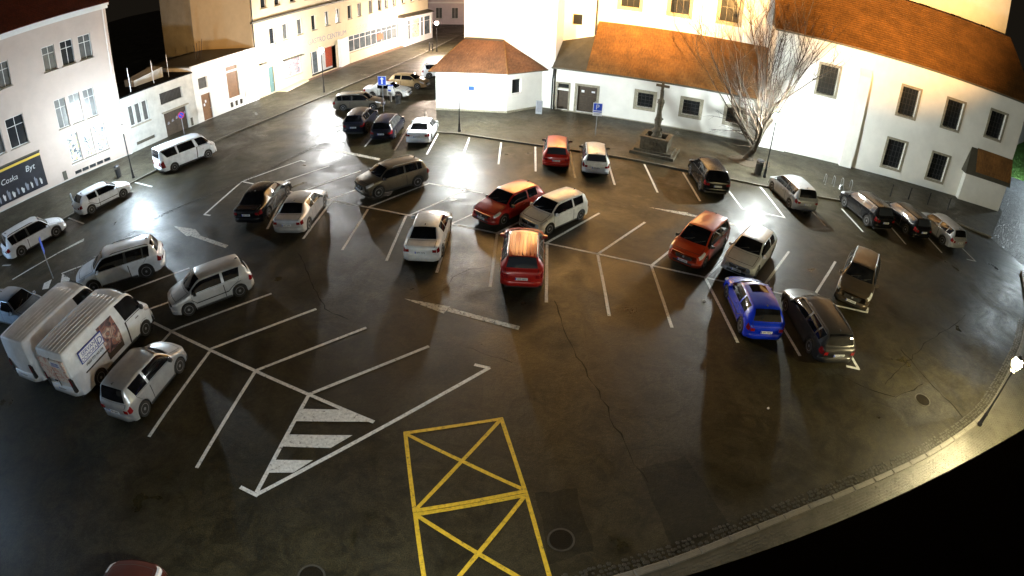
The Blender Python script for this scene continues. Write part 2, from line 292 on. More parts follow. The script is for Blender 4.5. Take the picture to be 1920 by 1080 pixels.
M['poster'] = photo_print("window_posters", [(.36, (.06, .07, .09)), (.47, (.62, .64, .60)), (.55, (.62, .52, .06)), (.62, (.60, .62, .62)), (.75, (.10, .12, .18))], 3.2)

# ------------------------------------------------------------------ ground and painted markings
g = MB(); g.poly([(-260, -120, 0), (260, -120, 0), (260, 330, 0), (-260, 330, 0)])
ground = g.build("parking_lot", M['asphalt'], kind="structure")
_lvl = [0]
def zl():
    _lvl[0] = (_lvl[0]+1) % 9; return .004+_lvl[0]*.0009
def strip(a, b, w, name, mat, ext=.0, z=None):
    a = Vector((a[0], a[1])); b = Vector((b[0], b[1])); d = (b-a).normalized(); n = Vector((-d.y, d.x))*w/2; a = a-d*ext; b = b+d*ext; z = zl() if z is None else z
    k = max(1, int((b-a).length/.7)); mb = MB(); A = []; B = []
    for i in range(k+1):
        p = a.lerp(b, i/k); j1 = random.uniform(-.006, .006); j2 = random.uniform(-.006, .006); e = n.normalized()
        A.append(mb.vert((*(p+n+e*j1), z))); B.append(mb.vert((*(p-n+e*j2), z)))
    for i in range(k): mb.face([A[i], B[i], B[i+1], A[i+1]])
    return mb.build(name, mat, ground)
for x0, y0, x1, y1 in WHITE: strip((x0, y0), (x1, y1), .135, "parking_line", M['white_paint'], .03)
for k_, q in enumerate(WQUADS):
    mb = MB(); z = zl(); mb.poly([(x, y, z) for x, y in q][::-1]); mb.build("painted_arrow" if len(q) == 3 else "painted_stripe", M['white_paint'] if k_ < 5 else M['faded_paint'], ground)
for x0, y0, x1, y1 in YELLOW: strip((x0, y0), (x1, y1), .12, "yellow_box_line", M['yellow_paint'], .05)
for c in CRACKS:
    pts = []
    for (x0, y0), (x1, y1) in zip(c, c[1:]):
        n = max(2, int(math.hypot(x1-x0, y1-y0)/.35))
        for i in range(n): pts.append((x0+(x1-x0)*i/n+random.uniform(-.07, .07), y0+(y1-y0)*i/n+random.uniform(-.07, .07)))
    pts.append(tuple(c[-1])); mb = MB(); A = []; B = []
    for i, p in enumerate(pts):
        q = pts[min(i+1, len(pts)-1)]; o = pts[max(i-1, 0)]; d = Vector((q[0]-o[0], q[1]-o[1])).normalized(); w = random.choice((.006, .012, .02, .03))
        A.append(mb.vert((p[0]-d.y*w, p[1]+d.x*w, .0025))); B.append(mb.vert((p[0]+d.y*w, p[1]-d.x*w, .0025)))
    for i in range(len(pts)-1): mb.face([A[i], B[i], B[i+1], A[i+1]])
    mb.build("asphalt_crack", M['crack'], ground)
for k, q in enumerate(PATCH):
    mb = MB(); pts = []
    for (x0, y0), (x1, y1) in zip(q, q[1:]+q[:1]):
        for i in range(5): pts.append((x0+(x1-x0)*i/5+random.uniform(-.05, .05), y0+(y1-y0)*i/5+random.uniform(-.05, .05), .0010+.00022*k))
    mb.poly(pts); o = mb.build("asphalt_patch", M['patch'] if k < 2 else M['patch_light'] if k < 4 else M['patch_mid'], ground)
    if o.data.polygons[0].normal.z < 0: o.data.flip_normals()

def offset_line(pl, d):
    out = []
    for i, p in enumerate(pl):
        a = Vector(pl[max(i-1, 0)]); b = Vector(pl[min(i+1, len(pl)-1)]); t = (b-a).normalized(); out.append((p[0]-t.y*d, p[1]+t.x*d))
    return out
def resample(pl, step):
    P = np.array([tuple(p) for p in pl], float); d = np.r_[0, np.cumsum(np.hypot(*np.diff(P, axis=0).T))]; n = max(1, round(d[-1]/step)); s = np.linspace(0, d[-1], n+1)
    return [Vector((float(x), float(y))) for x, y in zip(np.interp(s, d, P[:, 0]), np.interp(s, d, P[:, 1]))]
def smooth_line(pl, n=4):
    P = [Vector(p) for p in pl]; out = []
    for i in range(len(P)-1):
        p0, p1, p2, p3 = P[max(i-1, 0)], P[i], P[i+1], P[min(i+2, len(P)-1)]
        for k in range(n):
            t = k/n; out.append(tuple(.5*((2*p1)+(p2-p0)*t+(2*p0-5*p1+4*p2-p3)*t*t+(3*p1-p0-3*p2+p3)*t**3)))
    out.append(tuple(P[-1])); return out
unit = MB().hexa([(-.5, -.5, 0), (.5, -.5, 0), (.5, .5, 0), (-.5, .5, 0)], [(-.5, -.5, .88), (.5, -.5, .88), (.5, .5, .88), (-.5, .5, .88)])
KERB = MB()
KERB.hexa([(-.5, -.5, 0), (.5, -.5, 0), (.5, .5, 0), (-.5, .5, 0)], [(-.5, -.5, .86), (.5, -.5, .86), (.5, .5, .86), (-.5, .5, .86)])
KERB.hexa([(-.495, -.495, .861), (.495, -.495, .861), (.495, .495, .861), (-.495, .495, .861)], [(-.47, -.40, 1), (.47, -.40, 1), (.47, .40, 1), (-.47, .40, 1)])
KERBME = KERB.mesh("kerb_stone", M['kerb'])
def kerb_row(pl, parent, step=1.0, w=.16, h=.13, lo=None):
    P = resample(pl, step)
    for a, b in zip(P, P[1:]):
        m = (a+b)/2; o = bpy.data.objects.new("kerb_stone", KERBME); link(o, parent); o.location = (m.x, m.y, -.02)
        o.rotation_euler = (random.uniform(-.006, .006), 0, math.atan2(b.y-a.y, b.x-a.x)+random.uniform(-.008, .008)); o.scale = ((b-a).length-.012, w, h+.02+random.uniform(-.006, .006))
def slab(name, poly, z, mat):
    mb = MB(); mb.prism(poly, -.05, z); o = mb.build(name, mat, kind="structure")
    return o

LK = smooth_line([(-40.5, 3.), (-36.2, 12.6), (-32.19, 22.49), (-29.85, 27.96), (-27.2, 34.4), (-25.07, 40.48), (-23.07, 45.01), (-21.5, 48.6), (-18.85, 56.55), (-15.22, 69.65), (-13.1, 79.6), (-10.5, 95), (-8.6, 105.)])
left_walk = slab("left_pavement", [tuple(p) for p in LK]+[(-16, 112), (-15., 93.9), (-27.6, 51.9), (-33.4, 37.9), (-60, -3)], .115, M['walk'])
kerb_row(offset_line(LK, -.085), left_walk)
CK = [(-7.9, 47.2), (-6.75, 42.0), (-6.35, 41.5), (-4.43, 41.25), (-1.17, 39.95), (3.44, 38.45), (8.28, 37.05), (11.24, 35.8), (15.74, 34.35), (19.5, 33.3), (23.01, 32.75), (26.66, 32.6), (30.38, 32.1), (33.68, 31.3), (36.28, 29.59)]
church_walk = slab("church_pavement", [(-8.4, 51), (-7.9, 47.2)]+CK[1:]+[(43.4, 35.2), (46, 40), (30, 46), (10, 55)], .115, M['walk'])
kerb_row(offset_line(CK, -.085), church_walk)
RK = smooth_line([(-24, 1.2), (-12, 3.1), (-4, 4.95), (3.6, 7.08), (5.16, 7.55), (6.91, 8.12), (8.88, 8.69), (11.16, 9.27), (13.93, 9.98), (15.95, 10.57), (19.18, 11.75), (21.77, 13.19), (27.21, 16.81), (31.5, 20.6), (35, 24.5)])
near_walk = slab("near_pavement", [tuple(p) for p in RK]+[(46, 18), (30, 3.5), (-22, -8.)], .10, M['sett'])
kerb_row(offset_line(RK, -.10), near_walk, 1.0, .22, .13)
# sett paving behind the kerb: too many to pick apart, one mass
sp = MB(); PP = resample(offset_line(RK, -.30), .205)
for row in range(36):
    off = row*.105
    for i in range(len(PP)-1):
        a, b = PP[i], PP[i+1]
        if a.x < -2 or a.x > 30: continue
        d = (b-a); L = d.length; d.normalize(); n = Vector((d.y, -d.x)); s = (row % 2)*.1
        if row > 17 and a.x < 9: continue
        c = a+d*(L*.5+s)+n*(off+.05); hl = L*.5-.007; hw = .044; z = .112+random.uniform(0, .008)
        q = [c-d*hl-n*hw, c+d*hl-n*hw, c+d*hl+n*hw, c-d*hl+n*hw]
        b0 = len(sp.v)
        for p in q: sp.v.append((p.x, p.y, .09))
        for p in q: sp.v.append((p.x, p.y, z))
        sp.face((b0+4, b0+5, b0+6, b0+7))
        for k in range(4): sp.face((b0+k, b0+(k+1) % 4, b0+4+(k+1) % 4, b0+4+k))
o = sp.build("paving_setts", M['sett'], near_walk, kind="stuff")
# rough gutter row of cobbles along the near kerb and the drainage strip beside the street
def cobble_row(name, pl, width, parent, mat, step=.16, z=.03):
    mb = MB(); P = resample(pl, step)
    nrow = max(1, int(width/.13))
    for a, b in zip(P, P[1:]):
        d = (b-a).normalized(); n = Vector((-d.y, d.x))
        for k in range(nrow):
            c = (a+b)/2+n*((k-(nrow-1)/2)*.13+random.uniform(-.02, .02))+d*random.uniform(-.04, .04); r_ = random.uniform(.045, .078)
            h = z*random.uniform(.5, 1.)
            if random.random() < .12: continue
            b0 = len(mb.v); m_ = 6
            for j in range(m_): mb.v.append((c.x+r_*math.cos(j*6.283/m_), c.y+r_*math.sin(j*6.283/m_), -.01))
            for j in range(m_): mb.v.append((c.x+.8*r_*math.cos(j*6.283/m_), c.y+.8*r_*math.sin(j*6.283/m_), h))
            mb.face([b0+m_+j for j in range(m_)])
            for j in range(m_): mb.face((b0+j, b0+(j+1) % m_, b0+m_+(j+1) % m_, b0+m_+j))
    return mb.build(name, mat, parent, kind="stuff")
M['stone_wet'] = pm("wet_gutter_stones", (.040, .037, .029), .4, var=.4, scale=4)
cobble_row("gutter_cobbles", [p for p in offset_line(RK, .22) if -1 < p[0] < 30], .52, ground, M['stone_wet'], .13, .022)
cobble_row("drain_cobbles", smooth_line(GUTTER), .40, ground, M['stone_wet'], .15, .02)

cob = MB(); cob.poly([(42.9, 35.9, .005), (36.1, 29.4, .005), (36.3, 25.3, .005), (41, 22, .005), (90, 60, .005), (60, 60, .005)]); cob.build("cobbled_lane", M['cobble'], kind="structure")
lw_ = MB(); lw_.prism([(57., 48.2), (66, 45.5), (96, 70), (80, 80)], -.05, .10); lawn = lw_.build("lawn", M['grass'], kind="structure")
gb = MB()
for _ in range(9000):
    u, v = random.random(), random.random(); x = 57.2+u*9+v*26; y = 48.0-u*2.6+v*25; a = random.uniform(0, 6.28); h = random.uniform(.08, .2); dx, dy = .03*math.cos(a), .03*math.sin(a); lx, ly = random.uniform(-.06, .06), random.uniform(-.06, .06)
    gb.poly([(x-dx, y-dy, .1), (x+dx, y+dy, .1), (x+lx, y+ly, .1+h)])
gb.build("grass", M['blade'], lawn, kind="stuff")

def manhole(x, y, r_, label):
    mb = MB(); mb.lathe([(r_, .0005), (r_, .012), (r_*.86, .012), (r_*.86, .007), (.01, .007)], 28)
    o = mb.build("manhole_cover", M['manhole']); o.location = (x, y, 0); tag(o, label, "manhole", "manhole covers in the asphalt")
    fr = MB(); fr.lathe([(r_*1.18, .0003), (r_*1.18, .009), (r_*1.01, .009), (r_*1.01, .0003)], 28, cap=False); fr.build("frame", M['stone_wet'], o)
    rb = MB()
    for k in range(-3, 4):
        w = math.sqrt(max(0, (r_*.8)**2-(k*r_*.22)**2)); rb.box(-w, k*r_*.22-.018, .006, w, k*r_*.22+.018, .0115)
    rb.build("rib", M['manhole'], o)
manhole(1.55, 8.07, .32, "dark round manhole cover beside the second yellow box")
manhole(16.67, 13.1, .33, "pale round manhole cover in the light patch near the right kerb")
manhole(-4.9, 6.35, .33, "round manhole cover cut by the bottom edge of the picture")
M['litter'] = pm("white_litter", (.7, .7, .68), .6, var=.1)
for (x, y, lab) in ((8.42, 19.7, "small white scrap of litter in the empty bay by the blue hatchback"), (9.17, 13.07, "tiny white scrap of litter on the open asphalt")):
    mb = MB(); pts = [(.11*math.cos(a)*random.uniform(.6, 1.2), .11*math.sin(a)*random.uniform(.6, 1.2), random.uniform(.01, .05)) for a in np.linspace(0, 6.28, 9)[:-1]]
    c0 = mb.vert((0, 0, .06)); ids = [mb.vert(p) for p in pts]; fl = [mb.vert((p[0]*.8, p[1]*.8, 0.)) for p in pts]
    for k in range(8): mb.face((c0, ids[k], ids[(k+1) % 8])); mb.face((ids[k], fl[k], fl[(k+1) % 8], ids[(k+1) % 8]))
    o = mb.build("litter_scrap", M['litter']); o.location = (x, y, .005); o.scale = (.6, .6, .6) if x > 9 else (1, 1, 1); tag(o, lab, "litter")
mb = MB()
for k in range(26):
    a, r_ = random.uniform(0, 6.28), random.uniform(0, .38); x, y = r_*math.cos(a), r_*math.sin(a)*.8; b = random.uniform(0, 6.28); l = random.uniform(.05, .12)
    mb.poly([(x, y, .01), (x+l*math.cos(b), y+l*math.sin(b), .03), (x+.05*math.cos(b+1.3), y+.05*math.sin(b+1.3), .02)])
o = mb.build("fallen_leaves", M['twig']); o.location = (4.99, 18.74, .004); tag(o, "brown smear of wet leaves in the empty bay", "leaves", kind="stuff")
# ------------------------------------------------------------------ buildings
def wall_holes(mb, x0, x1, z0, z1, holes, y=0., depth=.25, m=0, mr=None):
    xs = sorted({x0, x1, *[max(x0, min(x1, h[0])) for h in holes], *[max(x0, min(x1, h[2])) for h in holes]}); zs = sorted({z0, z1, *[max(z0, min(z1, h[1])) for h in holes], *[max(z0, min(z1, h[3])) for h in holes]})
    for xa, xb in zip(xs, xs[1:]):
        for za, zb in zip(zs, zs[1:]):
            cx, cz = (xa+xb)/2, (za+zb)/2
            if any(h[0] < cx < h[2] and h[1] < cz < h[3] for h in holes): continue
            mb.poly([(xa, y, za), (xb, y, za), (xb, y, zb), (xa, y, zb)], m)
    mr = m if mr is None else mr
    for a, b, c, d in holes:
        e = y+depth
        mb.poly([(a, y, b), (a, y, d), (a, e, d), (a, e, b)], mr); mb.poly([(c, y, b), (c, e, b), (c, e, d), (c, y, d)], mr)
        mb.poly([(a, y, d), (c, y, d), (c, e, d), (a, e, d)], mr); mb.poly([(a, y, b), (a, e, b), (c, e, b), (c, y, b)], mr)
def window(parent, x0, z0, x1, z1, y=0., depth=.2, cols=2, rows=1, glass='glass', frame='trim', sill=True, fw=.055, name="window", split=None):
    e = y+depth; mb = MB()
    mb.box(x0, e-.06, z0, x0+fw, e, z1); mb.box(x1-fw, e-.06, z0, x1, e, z1); mb.box(x0+fw, e-.06, z0, x1-fw, e, z0+fw); mb.box(x0+fw, e-.06, z1-fw, x1-fw, e, z1)
    xs = [x0+fw+(x1-x0-2*fw)*k/cols for k in range(cols+1)]; zs = [z0+fw+(z1-z0-2*fw)*k/rows for k in range(rows+1)]
    if split: zs = [z0+fw, z0+(z1-z0)*split, z1-fw]
    for x in xs[1:-1]: mb.box(x-fw*.4, e-.058, z0+fw, x+fw*.4, e-.002, z1-fw)
    for z in zs[1:-1]: mb.box(x0+fw, e-.055, z-fw*.4, x1-fw, e-.004, z+fw*.4)
    w = mb.build(name, M[frame], parent)
    for xa, xb in zip(xs, xs[1:]):
        for za, zb in zip(zs, zs[1:]): MB().box(xa, e-.025, za, xb, e+.01, zb).build("pane", M[glass], w)
    MB().box(x0, e+.012, z0, x1, e+.03, z1).build("backing", M['black'], w)
    if sill: MB().hexa([(x0-.08, y-.13, z0-.07), (x1+.08, y-.13, z0-.07), (x1+.08, y+depth-.06, z0-.07), (x0-.08, y+depth-.06, z0-.07)], [(x0-.08, y-.13, z0-.025), (x1+.08, y-.13, z0-.025), (x1+.08, y+depth-.06, z0-.001), (x0-.08, y+depth-.06, z0-.001)]).build("sill", M['tin'] if sill == 'dark' else M['stone'], w)
    return w
def surround(parent, x0, z0, x1, z1, w, y=0., mat='stone', proud=.05, depth=.12, bottom=True):
    mb = MB(); a, b = y-proud, y+depth
    mb.box(x0-w, a, z0-(w if bottom else 0), x0-.002, b, z1+w); mb.box(x1+.002, a, z0-(w if bottom else 0), x1+w, b, z1+w); mb.box(x0-.002, a, z1+.002, x1+.002, b, z1+w)
    if bottom: mb.box(x0-.002, a, z0-w, x1+.002, b, z0-.002)
    return mb.build("stone_surround", M[mat], parent)
def door(parent, x0, z0, x1, z1, y=0., depth=.25, mat='door_brown', leaves=1, handle=True, panels=2):
    e = y+depth; mb = MB(); mb.box(x0, e-.05, z0, x1, e, z1); d = mb.build("door", M[mat], parent)
    for k in range(leaves):
        a = x0+(x1-x0)*k/leaves+.08; b = x0+(x1-x0)*(k+1)/leaves-.08
        for j in range(panels):
            za = z0+.12+(z1-z0-.12)*j/panels; zb = z0+(z1-z0-.1)*(j+1)/panels
            MB().box(a, e-.075, za, b, e-.051, zb-.05).build("door_panel", M[mat], d)
    if handle: MB().box(x1-.16, e-.13, z0+1.0, x1-.06, e-.076, z0+1.05).build("handle", M['steel'], d)
    return d
def tiled(parent, name, A, B, C, D, mat, course=.24, thick=.05, nx=10):
    # A,B eave left/right, C,D ridge right/left; stepped courses that overlap like tiles
    A, B, C, D = map(Vector, (A, B, C, D)); n = (B-A).cross(D-A).normalized(); n = n if n.z > 0 else -n
    L = ((D-A).length+(C-B).length)/2; k = max(2, int(L/course)); mb = MB()
    for i in range(k):
        t0, t1 = i/k, min(1., (i+1.15)/k)
        p0, p1 = A.lerp(D, t0), B.lerp(C, t0); q0, q1 = A.lerp(D, t1), B.lerp(C, t1)
        w = max(1, int((p1-p0).length/1.6))
        for j in range(w):
            u0, u1 = j/w, (j+1)/w; h = n*(thick+random.uniform(-.008, .008)); h2 = n*.012
            mb.poly([p0.lerp(p1, u0)+h, p0.lerp(p1, u1)+h, q0.lerp(q1, u1)+h2, q0.lerp(q1, u0)+h2]); mb.poly([p0.lerp(p1, u0)+h*.1, p0.lerp(p1, u1)+h*.1, p0.lerp(p1, u1)+h, p0.lerp(p1, u0)+h])
    return mb.build(name, mat, parent)
def frame_of(A, B): return math.atan2(B[1]-A[1], B[0]-A[0])

# --- white corner house at the left with the painted shop panel
a1 = frame_of((-39.31, 28.78), (-32.9, 38.6))
hb = empty("corner_house", (-39.31, 28.78, 0), a1, "tall pale beige corner house with a black shop panel at street level", "house")
upper = [(1.9, 9.2, 3.0, 11.2), (5.9, 9.2, 7.0, 11.2), (7.5, 9.2, 8.6, 11.2), (9.1, 9.2, 10.2, 11.2)]
mid = [(.1, 4.4, 1.2, 6.8), (1.7, 4.4, 3.3, 6.8), (6.1, 4.4, 7.1, 6.8), (7.4, 4.4, 8.4, 6.8), (8.7, 4.4, 9.7, 6.8)]
low = [(6.5, 1.3, 7.5, 3.7), (7.75, 1.3, 8.75, 3.7), (9.0, 1.3, 10.0, 3.7)]
cellar = [(6.5+.7*k, .28, 7.12+.7*k, .58) for k in range(5)]
mb = MB(); wall_holes(mb, -14, 11.85, 0, 13.1, upper+mid+low+cellar, 0, .22)
mb.poly([(11.85, 0, 0), (11.85, 10, 0), (11.85, 10, 13.1), (11.85, 0, 13.1)]); mb.poly([(-14, 0, 0), (-14, 10, 0), (-14, 10, 13.1), (-14, 0, 13.1)])
mb.build("wall", M['plaster_b'], hb)
for h in upper+mid: window(hb, *h, depth=.22, cols=2, glass='glass' if random.random() < .5 else 'curtain', split=.7)
for k, h in enumerate(low): window(hb, *h, depth=.22, cols=1, glass='poster', split=None)
for h in cellar: window(hb, *h, depth=.2, cols=1, frame='iron', sill=False, fw=.03)
MB().box(6.35, -.14, 1.14, 10.15, -.01, 1.22).build("window_ledge", M['trim'], hb)
MB().box(-14, -.05, 0, 11.87, -.001, .16).build("plinth", M['plaster_w'], hb)
mb = MB(); mb.box(-14, -.35, 13.1, 12.1, .3, 13.28); mb.box(-14, -.25, 12.85, 12.0, -.001, 13.099); mb.build("cornice", M['trim'], hb)
tiled(hb, "roof", (-14, -.5, 13.29), (12.1, -.5, 13.29), (12.1, 5.2, 17.5), (-14, 5.2, 17.5), M['tile_r'])
MB().hexa([(-14, .3, 13.2), (11.8, .3, 13.2), (11.8, 9.9, 13.2), (-14, 9.9, 13.2)], [(-14, 5., 17.35), (11.8, 5., 17.35), (11.8, 5.3, 17.35), (-14, 5.3, 17.35)]).build("loft", M['tile_r'], hb)
MB().tube([(11.55, -.1, 13.1), (11.55, -.1, .2)], .06).build("downpipe", M['trim'], hb)
MB().box(5.38, -.06, .25, 5.74, -.002, .98).build("meter_cupboard", M['tin'], hb)
pn = MB().box(-3.2, -.12, .55, 3.9, -.002, 3.42).build("shop_panel", M['blackboard'], hb)
MB().box(-3.2, -.17, 3.12, 3.9, -.121, 3.30).build("yellow_band", M['yellow_panel'], pn)
MB().box(-3.2, -.20, 3.421, 3.95, -.002, 3.52).build("top_trim", M['tin'], pn)
def up(x, y, z): return Matrix.Translation((x, y, z)) @ FACE_OUT
text("lettering", "Coska", .62, M['chalk'], pn, up(.75, -.128, 2.05), .25); text("lettering", "Byt", .66, M['chalk'], pn, up(2.75, -.128, 2.25), .2)
for k in range(11):                                   # a row of printed pale figures along the foot of the panel
    x = -.9+k*.43; h = random.uniform(.55, .95); z0 = .72+random.uniform(0, .1); w = random.uniform(.09, .15); mb = MB()
    pts = [(x-w*.5, z0), (x+w*.6, z0), (x+w, z0+h*.55), (x+w*.7, z0+h*.7), (x+w*.2, z0+h*.62), (x-w*.2, z0+h*.9), (x-w, z0+h*.75), (x-w*.8, z0+h*.35)]
    mb.hexa([(p[0], -.124, p[1]) for p in pts], [(p[0], -.129, p[1]) for p in pts]); mb.build("printed_figure", M['chalk'] if k % 2 == 0 else M['chalk_g'], pn)

# --- low house: rough gateway half and the clean half with the brown door
a2 = frame_of((-32.8, 38.8), (-27.4, 52.4))
lb = empty("gate_house", (-32.8, 38.8, 0), a2, "low stained white annexe with a dark garage gate and three-part window", "house")
holes = [(.58, 2.35, 1.12, 4.15), (1.27, 2.35, 1.85, 4.15), (2.05, 2.35, 2.62, 4.15), (4.05, 3.15, 6.6, 4.2), (4.15, 0.0, 6.8, 2.28), (.75, .55, 2.85, .85)]
mb = MB(); wall_holes(mb, .05, 7.95, 0, 5.05, holes, 0, .3); mb.poly([(.05, 0, 5.05), (.05, 7, 5.05), (.05, 7, 0), (.05, 0, 0)]); mb.poly([(7.95, 0, 5.05), (7.95, 7, 5.05), (7.95, 7, 0), (7.95, 0, 0)]); mb.build("wall", M['plaster_w'], lb)
for h in holes[:3]: window(lb, *h, depth=.2, cols=1, glass='curtain', sill=False)
MB().box(.5, -.14, 2.22, 2.7, .1, 2.32).build("window_ledge", M['stone'], lb)
gr = MB().box(4.05, .25, 3.15, 6.6, .29, 4.2).build("grille", M['curtain'], lb)
for k in range(16): MB().box(4.12+k*.155, .2, 3.15, 4.16+k*.155, .249, 4.2).build("grille_bar", M['iron'], gr)
gt = MB().box(4.15, .22, 0, 6.8, .28, 2.28).build("gate", M['door_dark'], lb)
for k in range(2): MB().box(4.2+k*1.32, .19, .1, 5.44+k*1.32, .219, 2.2).build("gate_leaf", M['door_dark'], gt)
for k in range(5):
    mb = MB(); x = 4.5+k*.5; z = 1.2+random.uniform(-.2, .5); pts = [(x, z), (x+.3, z+.05), (x+.22, z+.3), (x+.05, z+.22)]; mb.hexa([(p[0], .186, p[1]) for p in pts], [(p[0], .182, p[1]) for p in pts]); mb.build("gate_poster", M['chalk_g'], gt)
MB().box(3.95, -.22, 2.35, 7.0, .0, 2.45).build("lintel", M['stone'], lb)
cw_ = MB().box(.75, .15, .55, 2.85, .2, .85).build("cellar_grille", M['tin'], lb)
MB().box(7.05, -.04, .2, 7.3, -.002, .95).build("meter_cupboard", M['tin'], lb)
mb = MB(); mb.hexa([(.0, -.18, 5.05), (7.95, -.18, 5.05), (7.95, 7.2, 5.05), (.0, 7.2, 5.05)], [(.0, -.18, 5.17), (7.95, -.18, 5.17), (7.95, 7.2, 5.25), (.0, 7.2, 5.25)]); mb.build("roof", M['black'], lb)
for k, (x, y) in enumerate(((1.4, .4), (4.0, .5), (6.2, 1.2))): MB().tube([(x, y, 5.18), (x, y, 7.3)], .035).build("railing_post", M['steel'], lb)
MB().hexa([(2.9, 2.2, 5.2), (6.2, 2.2, 5.2), (6.2, 4, 5.2), (2.9, 4, 5.2)], [(2.9, 2.2, 5.75), (6.2, 2.2, 6.15), (6.2, 4, 6.3), (2.9, 4, 5.8)]).build("skylight", M['plaster_w'], lb)
MB().box(-.15, -.1, 0, .04, -.002, 5.0).build("downpipe", M['trim'], lb)

l2 = empty("clean_annexe", (-32.8, 38.8, 0), a2, "low clean white annexe with a brown door and tall brown window", "house")
holes = [(8.6, 3.2, 9.72, 4.35), (8.68, .12, 9.85, 2.68), (12.15, 1.25, 13.7, 3.95), (12.15, 4.05, 13.7, 4.55), (12.2, .35, 12.6, .9), (12.85, .35, 13.25, .9), (13.5, .35, 13.9, .9)]
mb = MB(); wall_holes(mb, 7.96, 16.2, 0, 5.55, holes, -.03, .2); mb.poly([(7.96, -.03, 5.55), (7.96, 7, 5.55), (7.96, 7, 0), (7.96, -.03, 0)]); mb.build("wall", M['trim'], l2)
window(l2, *holes[0], y=-.03, depth=.18, cols=1, glass='curtain', sill=False); door(l2, *holes[1], y=-.03, depth=.2, mat='door_brown', panels=3)
for h in holes[2:4]:
    w = window(l2, *h, y=-.03, depth=.16, cols=1, glass='door_brown', sill=False)
for h in holes[4:]: MB().box(h[0], .1, h[1], h[2], .14, h[3]).build("vent", M['door_dark'], l2)
for k in range(2): MB().box(8.95+k*.2, .075, 1.5+k*.3, 9.12+k*.2, .094, 1.75+k*.3).build("door_notice", M['white_sign'], l2)
mb = MB(); mb.box(14.35, -.09, 0, 14.55, -.031, 5.55); mb.box(7.9, -.2, 5.55, 16.2, .1, 5.68); mb.build("trim", M['trim'], l2)
MB().hexa([(7.96, .1, 5.56), (16.2, .1, 5.56), (16.2, 8, 5.56), (7.96, 8, 5.56)], [(7.96, .1, 5.66), (16.2, .1, 5.66), (16.2, 8, 5.75), (7.96, 8, 5.75)]).build("roof", M['tin'], l2)
MB().box(15.5, -.09, .6, 16.1, -.032, 1.65).build("meter_cupboard", M['white_sign'], l2)
for k in range(4): MB().tube([(10.6+k*.35, 2.5+k*.2, 5.7), (10.5+k*.36, 2.5, 7.2+k*.15)], .025).build("roof_rod", M['iron'], l2)

# --- long shop house
a3 = frame_of((-27.4, 52.4), (-15.24, 93.2))
sh = empty("shop_house", (-27.4, 52.4, 0), a3, "long cream shop house with upper windows and lettering over the ground floor", "house")
row1 = [(4.35, 5.4), (6.59, 5.51), (9.21, 5.64), (11.9, 5.71), (14.6, 5.83), (16.91, 5.86), (19.6, 6.0), (21.92, 6.05), (24.74, 6.18), (27.2, 6.25), (29.0, 6.39), (31.3, 6.48), (34.1, 6.6), (36.9, 6.62), (39.6, 6.7)]
H1 = [(x, z, x+.92, z+1.78) for x, z in row1]; H2 = [(x-1.0, 9.5, x-.1, 11.3) for x, z in row1]
G0 = [(3.65, .2, 4.5, 3.05), (6.35, 1.2, 9.42, 3.2), (11.3, .2, 16.9, 3.15), (19.46, 1.55, 32.7, 3.75)]
mb = MB(); wall_holes(mb, 1.6, 43, 0, 13.6, H1+H2+G0, 0, .3)
mb.poly([(1.6, 0, 0), (1.6, 9, 0), (1.6, 9, 13.6), (1.6, 0, 13.6)]); mb.poly([(43, 0, 0), (43, 9, 0), (43, 9, 13.6), (43, 0, 13.6)]); mb.build("wall", M['plaster_c'], sh)
for k, h in enumerate(H1): window(sh, *h, depth=.22, cols=1, glass='curtain' if k % 3 else 'glass', sill='dark')
for k, h in enumerate(H2): window(sh, *h, depth=.22, cols=1, glass='glass', sill='dark')
MB().hexa([(1.5, -.32, 8.12), (43.1, -.32, 9.0), (43.1, -.001, 9.0), (1.5, -.001, 8.12)], [(1.5, -.36, 8.32), (43.1, -.36, 9.2), (43.1, -.001, 9.24), (1.5, -.001, 8.36)]).build("string_course", M['tin'], sh)
door(sh, *G0[0], depth=.2, mat='teal')
w = window(sh, *G0[1], depth=.2, cols=2, glass='shop_stock', frame='trim', sill=True)
MB().box(6.2, -.5, 3.22, 9.55, -.002, 3.34).build("awning_box", M['tin'], sh)
en = MB().box(11.3, .9, .2, 16.9, .95, 3.15).build("entrance_recess", M['trim'], sh)
for k in range(2): MB().box(11.7+k*1.1, .86, .3, 12.6+k*1.1, .899, 2.9).build("shop_door", M['shopglass'], en)
MB().box(15.45, .84, .45, 16.8, .899, 3.05).build("red_poster", M['door_red'], en)
mb = MB(); mb.hexa([(17.0, -.45, 0), (19.3, -.15, 0), (19.3, -.001, 0), (17.0, -.001, 0)], [(17.0, -.45, 3.75), (19.3, -.15, 3.75), (19.3, -.001, 3.75), (17.0, -.001, 3.75)]); mb.build("white_pillar", M['trim'], sh)
w = window(sh, *G0[3], depth=.25, cols=9, glass='shopglass', frame='trim', sill=True, split=.72, fw=.09)
MB().box(26.9, .10, 2.05, 28.45, .18, 2.85).build("red_poster", M['door_red'], w)
MB().hexa([(19.4, -.18, .0), (33, -.18, .0), (33, -.001, .0), (19.4, -.001, .0)], [(19.4, -.12, 1.5), (33, -.12, 1.5), (33, -.001, 1.5), (19.4, -.001, 1.5)]).build("plinth", M['shopbase'], sh)
M['ramp'] = pm("brick_ramp", (.16, .09, .06), .7, var=.3, scale=6)
MB().hexa([(9.6, -.9, .1), (33, -.9, .1), (33, -.19, .1), (9.6, -.19, .1)], [(9.6, -.7, .14), (33, -.7, .22), (33, -.19, .24), (9.6, -.19, .16)]).build("brick_step", M['ramp'], sh)
